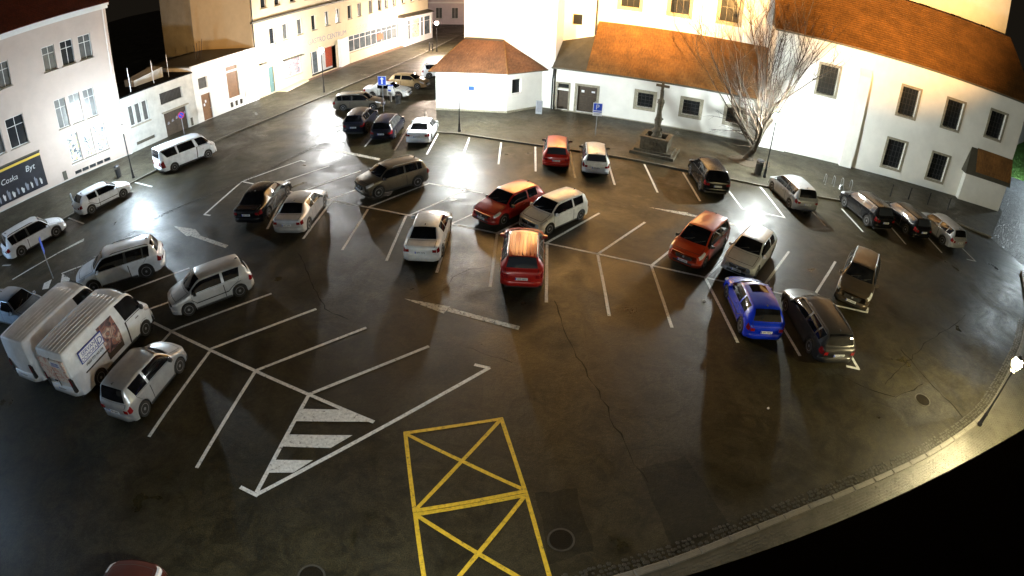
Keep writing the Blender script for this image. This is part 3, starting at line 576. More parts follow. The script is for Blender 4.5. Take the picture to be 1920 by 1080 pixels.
MB().hexa([(4.6, -1.5, .1), (9.6, -.8, .1), (9.6, -.001, .1), (4.6, -.001, .1)], [(4.6, -1.45, .16), (9.6, -.75, .3), (9.6, -.001, .32), (4.6, -.001, .16)]).build("entrance_ramp", M['plaster_c'], sh)
text("lettering", "GASTRO CENTRUM", .92, M['letter_g'], sh, up(15.0, -.02, 4.08)); text("lettering", "SUNKA", .85, M['letter_g'], sh, up(22.8, -.02, 4.30))
bay = [(34.4, .95, 35.4, 4.0), (35.6, .95, 38.6, 4.0), (38.8, .95, 39.8, 4.0), (40.0, .95, 42.3, 4.0)]
mb = MB(); wall_holes(mb, 33.0, 42.9, 0, 4.5, bay, -.8, .2); mb.poly([(33.0, -.8, 0), (33, -.001, 0), (33, -.001, 4.5), (33, -.8, 4.5)]); mb.poly([(42.9, -.8, 0), (42.9, -.001, 0), (42.9, -.001, 4.5), (42.9, -.8, 4.5)]); mb.build("shop_bay", M['trim'], sh)
for k, h in enumerate(bay): window(sh, *h, y=-.8, depth=.18, cols=1, glass='poster' if k == 1 else 'shopglass', sill=False, split=.75)
MB().hexa([(32.8, -1.1, 4.5), (43, -1.1, 4.5), (43, -.001, 4.5), (32.8, -.001, 4.5)], [(32.8, -1.1, 4.62), (43, -1.1, 4.62), (43, -.001, 4.95), (32.8, -.001, 4.95)]).build("bay_roof", M['tin'], sh)
MB().tube([(1.75, -.12, 13.5), (1.75, -.12, 5.6)], .07).build("downpipe", M['iron'], sh)
MB().box(2.35, -.35, 3.6, 3.3, -.002, 3.75).build("door_hood", M['tin'], sh)
MB().hexa([(1.6, 0, 13.6), (43, 0, 13.6), (43, 9, 13.6), (1.6, 9, 13.6)], [(1.6, 4.4, 18), (43, 4.4, 18), (43, 4.6, 18), (1.6, 4.6, 18)]).build("roof", M['tile_r'], sh)

bw = empty("grey_wing", (-27.4, 52.4, 0), a3, "dark grey windowless wing behind the low annexes", "house")
MB().box(3.2, 9.02, 0, 16, 16.5, 13.).build("wall", M['plaster_g'], bw); MB().box(3.1, 8.9, 13.001, 16.1, 16.6, 13.2).build("roof", M['tin'], bw)

fb = empty("far_house", (-22, 114, 0), R(-6), "pink-lit house closing the far end of the street", "house")
hf = [(2.+k*3.2, 1.2, 3.3+k*3.2, 3.4) for k in range(9)]+[(2.+k*3.2, 5.6, 3.3+k*3.2, 7.6) for k in range(9)]
mb = MB(); wall_holes(mb, 0, 34, 0, 11, hf, 0, .25); mb.build("wall", M['plaster_far'], fb)
for h in hf: window(fb, *h, depth=.2, cols=2, glass='curtain', sill=True)
MB().box(0, -.25, 4.3, 34, -.001, 4.6).build("string_course", M['trim'], fb)
MB().hexa([(-.3, -.4, 11), (34.3, -.4, 11), (34.3, 9, 11), (-.3, 9, 11)], [(-.3, 4, 15), (34.3, 4, 15), (34.3, 4.5, 15), (-.3, 4.5, 15)]).build("roof", M['tile_r'], fb)

# --- church
CA = R(-17.95); CO = (3.17, 49.09, 0)
ch = empty("church", CO, CA, "white floodlit church with tower, tiled aisle roof and tall choir", "church")
def church_window(x0, z0, x1, z1, y, w=.26, bars=3):
    W_ = window(ch, x0, z0, x1, z1, y=y, depth=.3, cols=1, glass='glass', frame='stone', sill=False, fw=.04); surround(ch, x0, z0, x1, z1, w, y)
    for k in range(bars): x = x0+(x1-x0)*(k+1)/(bars+1); MB().box(x-.018, y+.14, z0, x+.018, y+.175, z1).build("window_bar", M['iron'], W_)
    for k in range(bars): z = z0+(z1-z0)*(k+1)/(bars+1); MB().box(x0, y+.176, z-.015, x1, y+.2, z+.015).build("window_bar", M['iron'], W_)
ah = [(.15, .2, 1.2, 1.95), (.15, 2.1, 1.2, 2.55), (1.95, .2, 3.72, 2.55), (7.2, 1.45, 8.6, 2.72), (11.12, 1.45, 12.6, 2.75), (14.9, 1.45, 16.3, 2.75)]
mb = MB(); wall_holes(mb, 0, 18.2, 0, 3.95, ah, 0, .35); mb.build("aisle_wall", M['church'], ch)
door(ch, *ah[0], depth=.3, mat='door_dark', handle=False); window(ch, *ah[1], depth=.3, cols=1, sill=False, frame='stone'); d2 = door(ch, *ah[2], depth=.3, mat='door_dark', leaves=2, panels=3)
for k in range(2): MB().box(2.3+k*.9, .205, 1.95+k*.05, 2.55+k*.95, .224, 2.15).build("door_notice", M['white_sign'], d2)
surround(ch, .15, .2, 1.2, 2.55, .14, bottom=False); surround(ch, 1.95, .2, 3.72, 2.55, .2, bottom=False)
for h in ah[3:]: church_window(*h, 0)
MB().box(-.02, -.1, .1, 18, -.002, .18).build("aisle_plinth", M['stone'], ch)
mb = MB(); mb.box(-.3, -.62, 3.92, 18., -.45, 4.06); mb.build("gutter", M['tin'], ch)
MB().tube([(-.12, -.3, 3.95), (-.18, -.2, 3.3), (-.25, -.12, 2.9), (-.25, -.12, .1)], .07, 8).build("downpipe", M['iron'], ch)
tiled(ch, "aisle_roof", (2.7, -.5, 3.98), (18.05, -.5, 3.98), (18.05, 4.05, 8.0), (2.7, 4.05, 8.0), M['tile'])
MB().hexa([(2.7, -.45, 3.9), (18.05, -.45, 3.9), (18.05, 4.05, 3.9), (2.7, 4.05, 3.9)], [(2.7, -.44, 3.96), (18.05, -.44, 3.96), (18.05, 4.04, 7.95), (2.7, 4.04, 7.95)]).build("aisle_roof_deck", M['tin'], ch)
MB().hexa([(-.25, -.5, 3.9), (2.69, -.5, 3.9), (2.69, 2.9, 3.9), (-.25, 2.9, 3.9)], [(-.25, -.5, 4.0), (2.69, -.5, 4.0), (2.69, 2.6, 6.75), (-.25, 2.6, 6.0)]).build("sheet_roof", M['tin'], ch)
tv = (.55, 7.6, 1.45, 8.6)
mb = MB(); wall_holes(mb, -.2, 2.6, 5, 18, [tv], 2.6, .2); mb.poly([(2.6, 2.6, 5), (2.6, 6, 5), (2.6, 6, 18), (2.6, 2.6, 18)]); mb.build("stair_turret", M['church'], ch)
window(ch, *tv, y=2.6, depth=.18, cols=1, sill=False, frame='stone'); MB().tube([(2.72, 2.5, 18), (2.72, 2.5, 6.9)], .08).build("downpipe", M['iron'], ch)
nh = [(4.5+k*4.4, 9.6, 6.2+k*4.4, 13.5) for k in range(3)]
mb = MB(); wall_holes(mb, 2.6, 18.2, 7, 15.5, nh, 4.05, .4); mb.build("nave_wall", M['church'], ch)
for h in nh: church_window(*h, 4.05, .3, 2)
tiled(ch, "nave_roof", (2.4, 3.6, 15.5), (18.4, 3.6, 15.5), (18.4, 11, 23), (2.4, 11, 23), M['tile'], .4)
MB().box(2.6, 4.5, 7, 18.2, 11, 15.4).build("nave_core", M['church'], ch)
thl = [(-5.6, 13.5, -3.6, 17.5), (-5.6, 24, -3.6, 29)]
mb = MB(); wall_holes(mb, -8.75, -.21, 0, 33, thl, .15, .5); mb.poly([(-.21, .15, 0), (-.21, 8.8, 0), (-.21, 8.8, 33), (-.21, .15, 33)]); mb.poly([(-8.75, .15, 0), (-8.75, 8.8, 0), (-8.75, 8.8, 33), (-8.75, .15, 33)]); mb.build("tower_wall", M['church'], ch)
for h in thl: church_window(*h, .15, .3, 2)
MB().hexa([(-9.2, -.3, 33), (.2, -.3, 33), (.2, 9.2, 33), (-9.2, 9.2, 33)], [(-4.6, 4.4, 46), (-4.4, 4.4, 46), (-4.4, 4.6, 46), (-4.6, 4.6, 46)]).build("tower_roof", M['tile_r'], ch)
MB().box(-6.6, .02, 10.4, -4.0, .149, 10.6).build("tower_ledge", M['stone'], ch)
# choir
Y0 = -.5; X0 = 17.98
chh = [(X0+11.25, .98, X0+12.92, 3.4), (X0+15.75, .98, X0+17.37, 3.3), (X0+4.0, 5.7, X0+5.6, 8.1), (X0+11.4, 5.7, X0+13.0, 8.1), (X0+15.8, 5.8, X0+17.4, 8.2), (X0+20.3, 6.2, X0+21.9, 8.5)]
rec = (X0+2.6, .62, X0+7.2, 2.55)
mb = MB(); wall_holes(mb, X0, 41.9, 0, 10.2, chh, Y0, .4)
mb.poly([(X0, Y0, 0), (X0, 9, 0), (X0, 9, 10.2), (X0, Y0, 10.2)]); mb.poly([(41.9, Y0, 0), (41.9, 9, 0), (41.9, 9, 10.2), (41.9, Y0, 10.2)]); mb.build("choir_wall", M['church'], ch)
for h in chh: church_window(*h, Y0, .2, 4)
surround(ch, *rec, .1, Y0, 'church', .04, -.002)
MB().hexa([(X0+7.3, Y0-.45, 0), (X0+8.4, Y0-.45, 0), (X0+8.4, Y0-.001, 0), (X0+7.3, Y0-.001, 0)], [(X0+7.3, Y0-.2, 8), (X0+8.4, Y0-.2, 8), (X0+8.4, Y0-.001, 8.6), (X0+7.3, Y0-.001, 8.6)]).build("buttress", M['church'], ch)
MB().hexa([(X0, Y0-.22, 0), (X0+2.3, Y0-.22, 0), (X0+2.3, Y0-.001, 0), (X0, Y0-.001, 0)], [(X0, Y0-.2, 1.4), (X0+2.3, Y0-.2, 1.4), (X0+2.3, Y0-.001, 1.5), (X0, Y0-.001, 1.5)]).build("choir_plinth", M['church'], ch)
mb = MB(); mb.box(X0-.2, Y0-.5, 10.05, 42.2, Y0-.001, 10.2); mb.build("choir_cornice", M['tin'], ch)
tiled(ch, "choir_roof", (X0-.3, Y0-.6, 10.2), (42.3, Y0-.6, 10.2), (42.0, 6, 15.3), (X0-.3, 6, 15.3), M['tile'], .3)
MB().hexa([(X0, Y0, 10.1), (41.9, Y0, 10.1), (41.9, 6, 10.1), (X0, 6, 10.1)], [(X0, Y0+.1, 10.2), (41.9, Y0+.1, 10.2), (41.9, 6, 15.1), (X0, 6, 15.1)]).build("choir_roof_deck", M['tin'], ch)
dm = MB(); dm.hexa([(33.2, 1.6, 11.6), (35.0, 1.6, 11.6), (35.0, 3.4, 12.9), (33.2, 3.4, 12.9)], [(33.6, 1.7, 12.0), (34.6, 1.7, 12.0), (34.6, 3.4, 13.1), (33.6, 3.4, 13.1)]); dm.build("roof_dormer", M['tile_b'], ch)
px0, px1 = 37.2, 41.86
MB().box(px0, Y0-.62, 0, px1, Y0-.002, 2.7).build("porch_wall", M['church'], ch)
MB().hexa([(px0-.3, Y0-1.0, 2.62), (px1+.1, Y0-1.0, 2.62), (px1+.1, Y0-.001, 2.62), (px0-.3, Y0-.001, 2.62)], [(px0-.3, Y0-1.0, 2.82), (px1+.1, Y0-1.0, 2.82), (px1+.1, Y0-.001, 4.85), (px0+.1, Y0-.001, 4.85)]).build("porch_roof_deck", M['tin'], ch)
tiled(ch, "porch_roof", (px0+.7, Y0-.95, 3.0), (px1+.06, Y0-.95, 3.0), (px1+.06, Y0-.02, 4.92), (px0+.7, Y0-.02, 4.92), M['tile'], .2)
# chapel against the tower foot
cp = empty("chapel", CO, CA, "small white chapel with a hipped brown tile roof at the tower foot", "chapel")
P5 = [(-9.42, -4.37), (-3.41, -3.08), (-1.3, .1), (-9.9, .1)]
def chapel_wall(A, B, holes, name):
    L = math.hypot(B[0]-A[0], B[1]-A[1]); a = math.atan2(B[1]-A[1], B[0]-A[0]); mb = MB(); wall_holes(mb, 0, L, 0, 3.66, holes, 0, .25)
    o = mb.build(name, M['church'], cp); o.location = (A[0], A[1], 0); o.rotation_euler = (0, 0, a); return o
f1 = chapel_wall(P5[0], P5[1], [], "front_wall"); f2 = chapel_wall(P5[1], P5[2], [(.55, 1.75, 1.5, 3.0)], "side_wall"); f3 = chapel_wall(P5[3], P5[0], [], "left_wall")
w_ = MB().box(.55, .2, 1.75, 1.5, .24, 3.0).build("window", M['glass'], f2)
MB().box(2.85, -.04, 2.0, 3.35, -.002, 2.35).build("plaque", M['blue_sign'], f1); mb = MB(); mb.lathe([(.13, -.1), (.16, -.06), (.10, -.002)], 14, axis='y', c=(3.15, 0, 1.55)); mb.build("wall_drum", M['trim'], f1)
for A, B, nm in ((P5[0], P5[1], 'p'), (P5[1], P5[2], 'q')):
    L = math.hypot(B[0]-A[0], B[1]-A[1]); o = MB().box(-.02, -.12, .1, L+.02, -.002, .28).build("plinth", M['stone'], cp); o.location = (A[0], A[1], 0); o.rotation_euler = (0, 0, math.atan2(B[1]-A[1], B[0]-A[0]))
E5 = [(-9.85, -4.85, 3.62), (-3.25, -3.45, 3.62), (-.75, .1, 3.62), (-10.4, .1, 3.62)]; RG = [(-8.6, .1, 5.9), (-4.9, .1, 5.9)]
tiled(cp, "front_roof", E5[0], E5[1], RG[1], RG[0], M['tile_b'], .2); tiled(cp, "right_roof", E5[1], E5[2], (-4.9, .1, 5.9), (-4.9, .09, 5.9), M['tile_b'], .2)
tiled(cp, "left_roof", E5[3], E5[0], (-8.6, .1, 5.9), (-8.6, .09, 5.9), M['tile_b'], .2)
MB().hexa([(x, y, z-.06) for x, y, z in E5], [(x, y, z-.005) for x, y, z in E5]).build("eaves", M['tin'], cp)
MB().tube([E5[1], RG[1]], .09).build("hip_tiles", M['tile'], cp); MB().tube([(-8.6, 0, 5.95), (-4.9, 0, 5.95)], .09).build("ridge_tiles", M['tin'], cp); MB().tube([E5[0], RG[0]], .08).build("hip_tiles", M['tile'], cp)
# white house behind the choir and white wall at the lawn
mh = empty("white_house", (31.8, 48.3, 0), CA, "white house rising behind the choir roof", "house")
hm = [(-2+k*3.5, 13.5, -.7+k*3.5, 15.6) for k in range(5)]
mb = MB(); wall_holes(mb, -4, 15, 0, 19, hm, 0, .25); mb.poly([(15, 0, 0), (15, 9, 0), (15, 9, 19), (15, 0, 19)]); mb.build("wall", M['church'], mh)
for h in hm: window(mh, *h, depth=.2, cols=2)
MB().hexa([(-4, 0, 19), (15, 0, 19), (15, 9, 19), (-4, 9, 19)], [(-4, 4, 23), (15, 4, 23), (15, 5, 23), (-4, 5, 23)]).build("roof", M['tile_r'], mh)
gw = MB(); gw.hexa([(66, 58, 0), (110, 86, 0), (109.8, 86.4, 0), (65.8, 58.4, 0)], [(66, 58, 3.6), (110, 86, 3.6), (109.8, 86.4, 3.6), (65.8, 58.4, 3.6)]); gwo = gw.build("garden_wall", M['church']); tag(gwo, "white garden wall beyond the lawn at the right edge", "wall")

# --- the house the camera hangs on: only its black eaves show
FA = math.atan2(.230, .973)
cb = empty("dark_near_house", (0, .64, 0), FA, "unlit black eaves of the near house in the bottom right corner", "house")
mb = MB(); mb.box(-30, .3, 0, 40, -9, 11.55); mb.box(-30, .0, 0, 40, 0, 0)
MB().box(-30, -9, 0, 40, -.35, 11.5).build("wall", M['plaster_g'], cb)
MB().hexa([(-30, -9, 11.5), (40, -9, 11.5), (40, 0, 11.5), (-30, 0, 11.5)], [(-30, -9, 11.82), (40, -9, 11.82), (40, 0, 11.8), (-30, 0, 11.8)]).build("eaves", M['black'], cb)
# ------------------------------------------------------------------ cars
def pchip(K, s):
    K = np.asarray(K, float); n = len(K); d = np.diff(K); m = np.zeros(n)
    for i in range(1, n-1): m[i] = 0 if d[i-1]*d[i] <= 0 else 2*d[i-1]*d[i]/(d[i-1]+d[i])
    m[0], m[-1] = d[0], d[-1]
    i = min(max(int(math.floor(s)), 0), n-2); t = s-i; h00 = (1+2*t)*(1-t)**2; h10 = t*(1-t)**2; h01 = t*t*(3-2*t); h11 = t*t*(t-1)
    return h00*K[i]+h10*m[i]+h01*K[i+1]+h11*m[i+1]
STY = {
 'hatch':  dict(L=4.2, W=1.76, H=1.48, gc=.20, nose=.74, cowl=.255, cz=.98, head=.44, rw=.70, rend=.86, tb=.955, tbz=.98, dk=.982, tz=.90, bf=.90, br=.99, wr=.32, fx=.195, rx=.80),
 'small':  dict(L=3.95, W=1.70, H=1.50, gc=.19, nose=.76, cowl=.235, cz=1.0, head=.42, rw=.72, rend=.90, tb=.965, tbz=.98, dk=.984, tz=.90, bf=.92, br=1.0, wr=.31, fx=.185, rx=.81),
 'sedan':  dict(L=4.58, W=1.78, H=1.46, gc=.19, nose=.72, cowl=.26, cz=.96, head=.42, rw=.68, rend=.70, tb=.86, tbz=1.03, dk=.978, tz=1.00, bf=.90, br=.98, wr=.32, fx=.195, rx=.785),
 'wagon':  dict(L=4.65, W=1.78, H=1.50, gc=.19, nose=.73, cowl=.25, cz=.97, head=.41, rw=.70, rend=.905, tb=.965, tbz=.98, dk=.985, tz=.90, bf=.91, br=.98, wr=.32, fx=.19, rx=.785),
 'suv':    dict(L=4.48, W=1.85, H=1.66, gc=.26, nose=.90, cowl=.24, cz=1.13, head=.40, rw=.70, rend=.885, tb=.962, tbz=1.10, dk=.985, tz=1.02, bf=1.05, br=1.13, wr=.36, fx=.195, rx=.795),
 'mpv':    dict(L=4.35, W=1.82, H=1.64, gc=.20, nose=.82, cowl=.20, cz=1.04, head=.42, rw=.72, rend=.90, tb=.968, tbz=1.06, dk=.985, tz=.98, bf=.97, br=1.05, wr=.32, fx=.19, rx=.805),
 'bus':    dict(L=4.95, W=1.92, H=1.98, gc=.24, nose=1.00, cowl=.125, cz=1.22, head=.265, rw=.80, rend=.965, tb=.988, tbz=1.18, dk=.992, tz=1.05, bf=1.15, br=1.18, wr=.33, fx=.18, rx=.78),
 'panel':  dict(L=5.35, W=2.04, H=2.42, gc=.30, nose=1.12, cowl=.115, cz=1.42, head=.245, rw=.86, rend=.975, tb=.992, tbz=1.5, dk=.994, tz=1.3, bf=1.30, br=1.36, wr=.34, fx=.16, rx=.76),
}
class Shape:
    def __init__(self, p):
        self.p = p; L, W2 = p['L'], p['W']/2; X = lambda f: L/2-f*L; g, n, cz, H = p['gc'], p['nose'], p['cz'], p['H']
        mid = (p['head']+p['rend'])/2-.01; bm = (p['bf']+p['br'])/2; rw = p['rw']
        lo = [(.022, .70, g+.10), (.06, .93, g+.03), (.15, .985, g), (p['cowl'], .99, g), (p['head']-.06, .99, g), (mid, .99, g), (min(p['rend']-.02, .80), .985, g), (min(p['tb']-.04, .89), .975, g), (.952, .94, g+.04), (.985, .76, g+.14)]
        sd = [(.016, .74, n*.80), (.062, .94, n*.96), (.16, .975, n+(p['bf']-n)*.55), (p['cowl']-.005, .985, p['bf']), (p['head']-.07, .985, p['bf']+.005), (mid-.005, .985, bm), (min(p['rend']-.015, .87), .975, p['br']-.01), (min(p['tb']-.01, .935), .955, p['br']-.03), (p['dk']-.018, .91, p['tz']-.06), (.994, .80, p['tz']*.86)]
        re = [(.014, .66, n*.92), (.068, .82, n*1.02), (.16, .86, n*1.03+(cz-n*1.03)*.55), (p['cowl'], .85, cz), (p['head'], rw, H-.075), (mid, rw, H-.055), (p['rend'], rw-.02, H-.10), (p['tb'], .80 if H < 1.9 else rw, p['tbz']), (p['dk'], .79 if H < 1.9 else rw+.02, p['tz']), (.996, .72, p['tz']*.93)]
        ce = [(.0, n*.94), (.045, n*1.06), (.15, n*1.04+(cz-n*1.04)*.55+.035), (p['cowl']-.03, cz+.025), (p['head']-.018, H-.015), (mid, H), (p['rend']+.008, H-.05), (p['tb']+.012, p['tbz']+.012), (p['dk']+.008, p['tz']+.012), (1.0, p['tz']*.95)]
        f = lambda T: [np.array([X(a[0]) for a in T]), np.array([a[1]*W2 for a in T]), np.array([a[2] for a in T])]
        self.lo, self.sd, self.re = f(lo), f(sd), f(re); self.ce = [np.array([X(a[0]) for a in ce]), np.array([a[1] for a in ce])]
        self.ax = [X(p['fx']), X(p['rx'])]; self.ar = p['wr']+.055; self.W2 = W2
        self.cache = {}
    def rails(self, s):
        k = round(s, 5)
        if k in self.cache: return self.cache[k]
        lo = np.array([pchip(a, s) for a in self.lo]); sd = np.array([pchip(a, s) for a in self.sd]); re = np.array([pchip(a, s) for a in self.re]); ce = np.array([pchip(self.ce[0], s), 0., pchip(self.ce[1], s)])
        for xc in self.ax:
            d = abs(lo[0]-xc)
            if d < self.ar: lo[2] = max(lo[2], self.p['wr']+math.sqrt(self.ar**2-d*d))
        self.cache[k] = (lo, sd, re, ce); return self.cache[k]
    def pt(self, s, w, side=1):
        lo, sd, re, ce = self.rails(s)
        if w <= 1: q = lo+(sd-lo)*w; q = q+np.array([0, .028*math.sin(math.pi*w)*self.W2*1.1, 0])
        elif w <= 2: q = sd+(re-sd)*(w-1); q = q+np.array([0, .022*math.sin(math.pi*(w-1)), 0])
        else:
            u = w-2; a = u*math.pi/2; q = np.array([re[0]+(ce[0]-re[0])*math.sin(a), re[1]*(1-u), re[2]+(ce[2]-re[2])*math.sin(a)])
        return np.array([q[0], q[1]*side, q[2]])
    def nrm(self, s, w, side=1):
        e = .02; s0, s1 = max(0, s-e), min(9, s+e); w0, w1 = max(0, w-e), min(3, w+e)
        n = np.cross(self.pt(s1, w, side)-self.pt(s0, w, side), self.pt(s, w1, side)-self.pt(s, w0, side)); L = np.linalg.norm(n); n = n/L if L > 1e-9 else np.array([0, 0, 1.])
        c = self.pt(s, w, side)-np.array([self.p['L']*.0, 0, .55]); c[0] *= .25
        return n if n@c > 0 else -n
    def s_of_x(self, x):
        ss = np.linspace(0, 9, 361); xs = np.array([pchip(self.lo[0], a) for a in ss]); return float(np.interp(-x, -xs, ss))
    def body(self):
        ss = set(np.round(np.linspace(0, 9, 46), 4))
        for xc in self.ax:
            for k in (-1.0, -.93, -.8, -.6, -.35, 0, .35, .6, .8, .93, 1.0): ss.add(round(self.s_of_x(xc+self.ar*k*.9995), 4))
            for k in (-1.02, 1.02): ss.add(round(self.s_of_x(xc+self.ar*k), 4))
        ss = sorted(ss); ws = [0, .12, .3, .5, .7, .86, .96, 1.0, 1.08, 1.35, 1.65, 1.9, 2.0, 2.1, 2.3, 2.55, 2.8, 3.0]
        mb = MB(); G = []
        for s in ss:
            row = [mb.vert(self.pt(s, w, -1)) for w in ws]+[mb.vert(self.pt(s, w, 1)) for w in ws[:-1][::-1]]; G.append(row)
        for A, B in zip(G, G[1:]):
            for k in range(len(A)-1): mb.face([A[k], A[k+1], B[k+1], B[k]])
        p = self.p
        for row, x, z in ((G[0], p['L']/2+.005, p['nose']*.62), (G[-1], -p['L']/2-.005, p['tz']*.62)):
            c = mb.vert((x, 0, z))
            for k in range(len(row)): mb.face([row[k], row[(k+1) % len(row)], c])
        return mb
    def patch(self, mb, s0, s1, w0, w1, side, off, ns=6, nw=4, m=0, skirt=.012, rnd=0.):
        G = []
        for i in range(ns+1):
            a = s0+(s1-s0)*i/ns; row = []
            for j in range(nw+1):
                w = w0+(w1-w0)*j/nw; n = self.nrm(a, w, side); p = self.pt(a, w, side)+n*off; row.append(mb.vert(p))
            G.append(row)
        for i in range(ns):
            for j in range(nw): mb.face([G[i][j], G[i+1][j], G[i+1][j+1], G[i][j+1]], m)
        rim = [(i, 0) for i in range(ns+1)]+[(ns, j) for j in range(1, nw+1)]+[(i, nw) for i in range(ns-1, -1, -1)]+[(0, j) for j in range(nw-1, 0, -1)]
        low = []; top = []
        for i, j in rim:
            a = s0+(s1-s0)*i/ns; w = w0+(w1-w0)*j/nw; top.append(mb.vert(mb.v[G[i][j]])); low.append(mb.vert(np.array(mb.v[G[i][j]])-self.nrm(a, w, side)*skirt))
        for k in range(len(rim)):
            k2 = (k+1) % len(rim); mb.face([top[k], top[k2], low[k2], low[k]], m)
    def top_patch(self, mb, s0, s1, vmax, off, ns=6, nv=10, m=0, skirt=.012, curve=0.):
        G = []
        for i in range(ns+1):
            row = []
            for j in range(nv+1):
                v = -vmax+2*vmax*j/nv; sd = 1 if v >= 0 else -1; a = s0+(s1-s0)*i/ns; a += curve*(v*v)*(1 if i < ns/2 else -1)*abs(2*i/ns-1)
                w = 3-abs(v); row.append(mb.vert(self.pt(a, w, sd)+self.nrm(a, min(w, 2.98), sd)*off))
            G.append(row)
        for i in range(ns):
            for j in range(nv): mb.face([G[i][j], G[i+1][j], G[i+1][j+1], G[i][j+1]], m)

TY = {}
def wheel_mesh(r_, w=.20):
    k = (round(r_, 3), w)
    if k in TY: return TY[k]
    a = MB(); a.lathe([(r_*.62, -w*.42), (r_*.90, -w*.5), (r_*.98, -w*.42), (r_, -w*.2), (r_, w*.2), (r_*.98, w*.42), (r_*.90, w*.5), (r_*.62, w*.42)], 26, axis='y')
    b = MB(); b.lathe([(r_*.66, .0), (r_*.66, w*.40), (r_*.60, w*.44), (r_*.56, w*.30), (.01, w*.26)], 26, axis='y', m=1)
    for q in range(5):
        t = q*2*math.pi/5; ca, sa = math.cos(t), math.sin(t); h = .055
        P = [(.03, -h), (r_*.60, -h*.7), (r_*.60, h*.7), (.03, h)]
        b.hexa([(x*ca-z*sa, w*.28, x*sa+z*ca) for x, z in P], [(x*ca-z*sa, w*.40, x*sa+z*ca) for x, z in P], 0)
    b.lathe([(r_*.66, w*.30), (r_*.66, w*.44), (r_*.60, w*.45), (r_*.59, w*.30)], 26, axis='y', m=0, cap=False); b.lathe([(.07, w*.3), (.06, w*.43), (.01, w*.43)], 10, axis='y', m=0)
    TY[k] = (a.mesh("wheel", M['tyre'], True), b.mesh("rim", [M['rim'], M['dark_plastic']])); return TY[k]
BODYCACHE = {}
PAINT = {}
def paint(name, col, metal=.0, rough=.32):
    if name not in PAINT: PAINT[name] = pm(name+"_car_paint", col, rough, metal, var=.20, scale=2.2, coat=.6 if max(col) > .1 else .12, spec=.5 if max(col) > .1 else .3, detail=8, bump=.05, bscale=90.)
    return PAINT[name]
for nm, c, mt, ro in (("white", (.71, .745, .775), 0, .32), ("cream_white", (.70, .71, .69), 0, .34), ("silver", (.36, .37, .38), .45, .36), ("pale_silver", (.46, .47, .48), .35, .36), ("grey", (.030, .029, .029), .2, .30), ("brown_grey", (.115, .098, .074), .4, .36), ("black", (.006, .006, .007), 0, .25), ("dark_blue_black", (.008, .009, .016), 0, .28),
                      ("red", (.42, .016, .010), 0, .30), ("deep_red", (.34, .012, .010), .1, .30), ("orange_red", (.33, .028, .006), .1, .32), ("blue", (.003, .030, .52), .0, .26), ("rust_red", (.05, .008, .003), .1, .6), ("tan", (.34, .24, .12), .3, .34), ("dark_brown", (.06, .046, .034), .3, .32), ("blue_grey", (.16, .22, .30), .3, .35)): paint(nm, c, mt, ro)

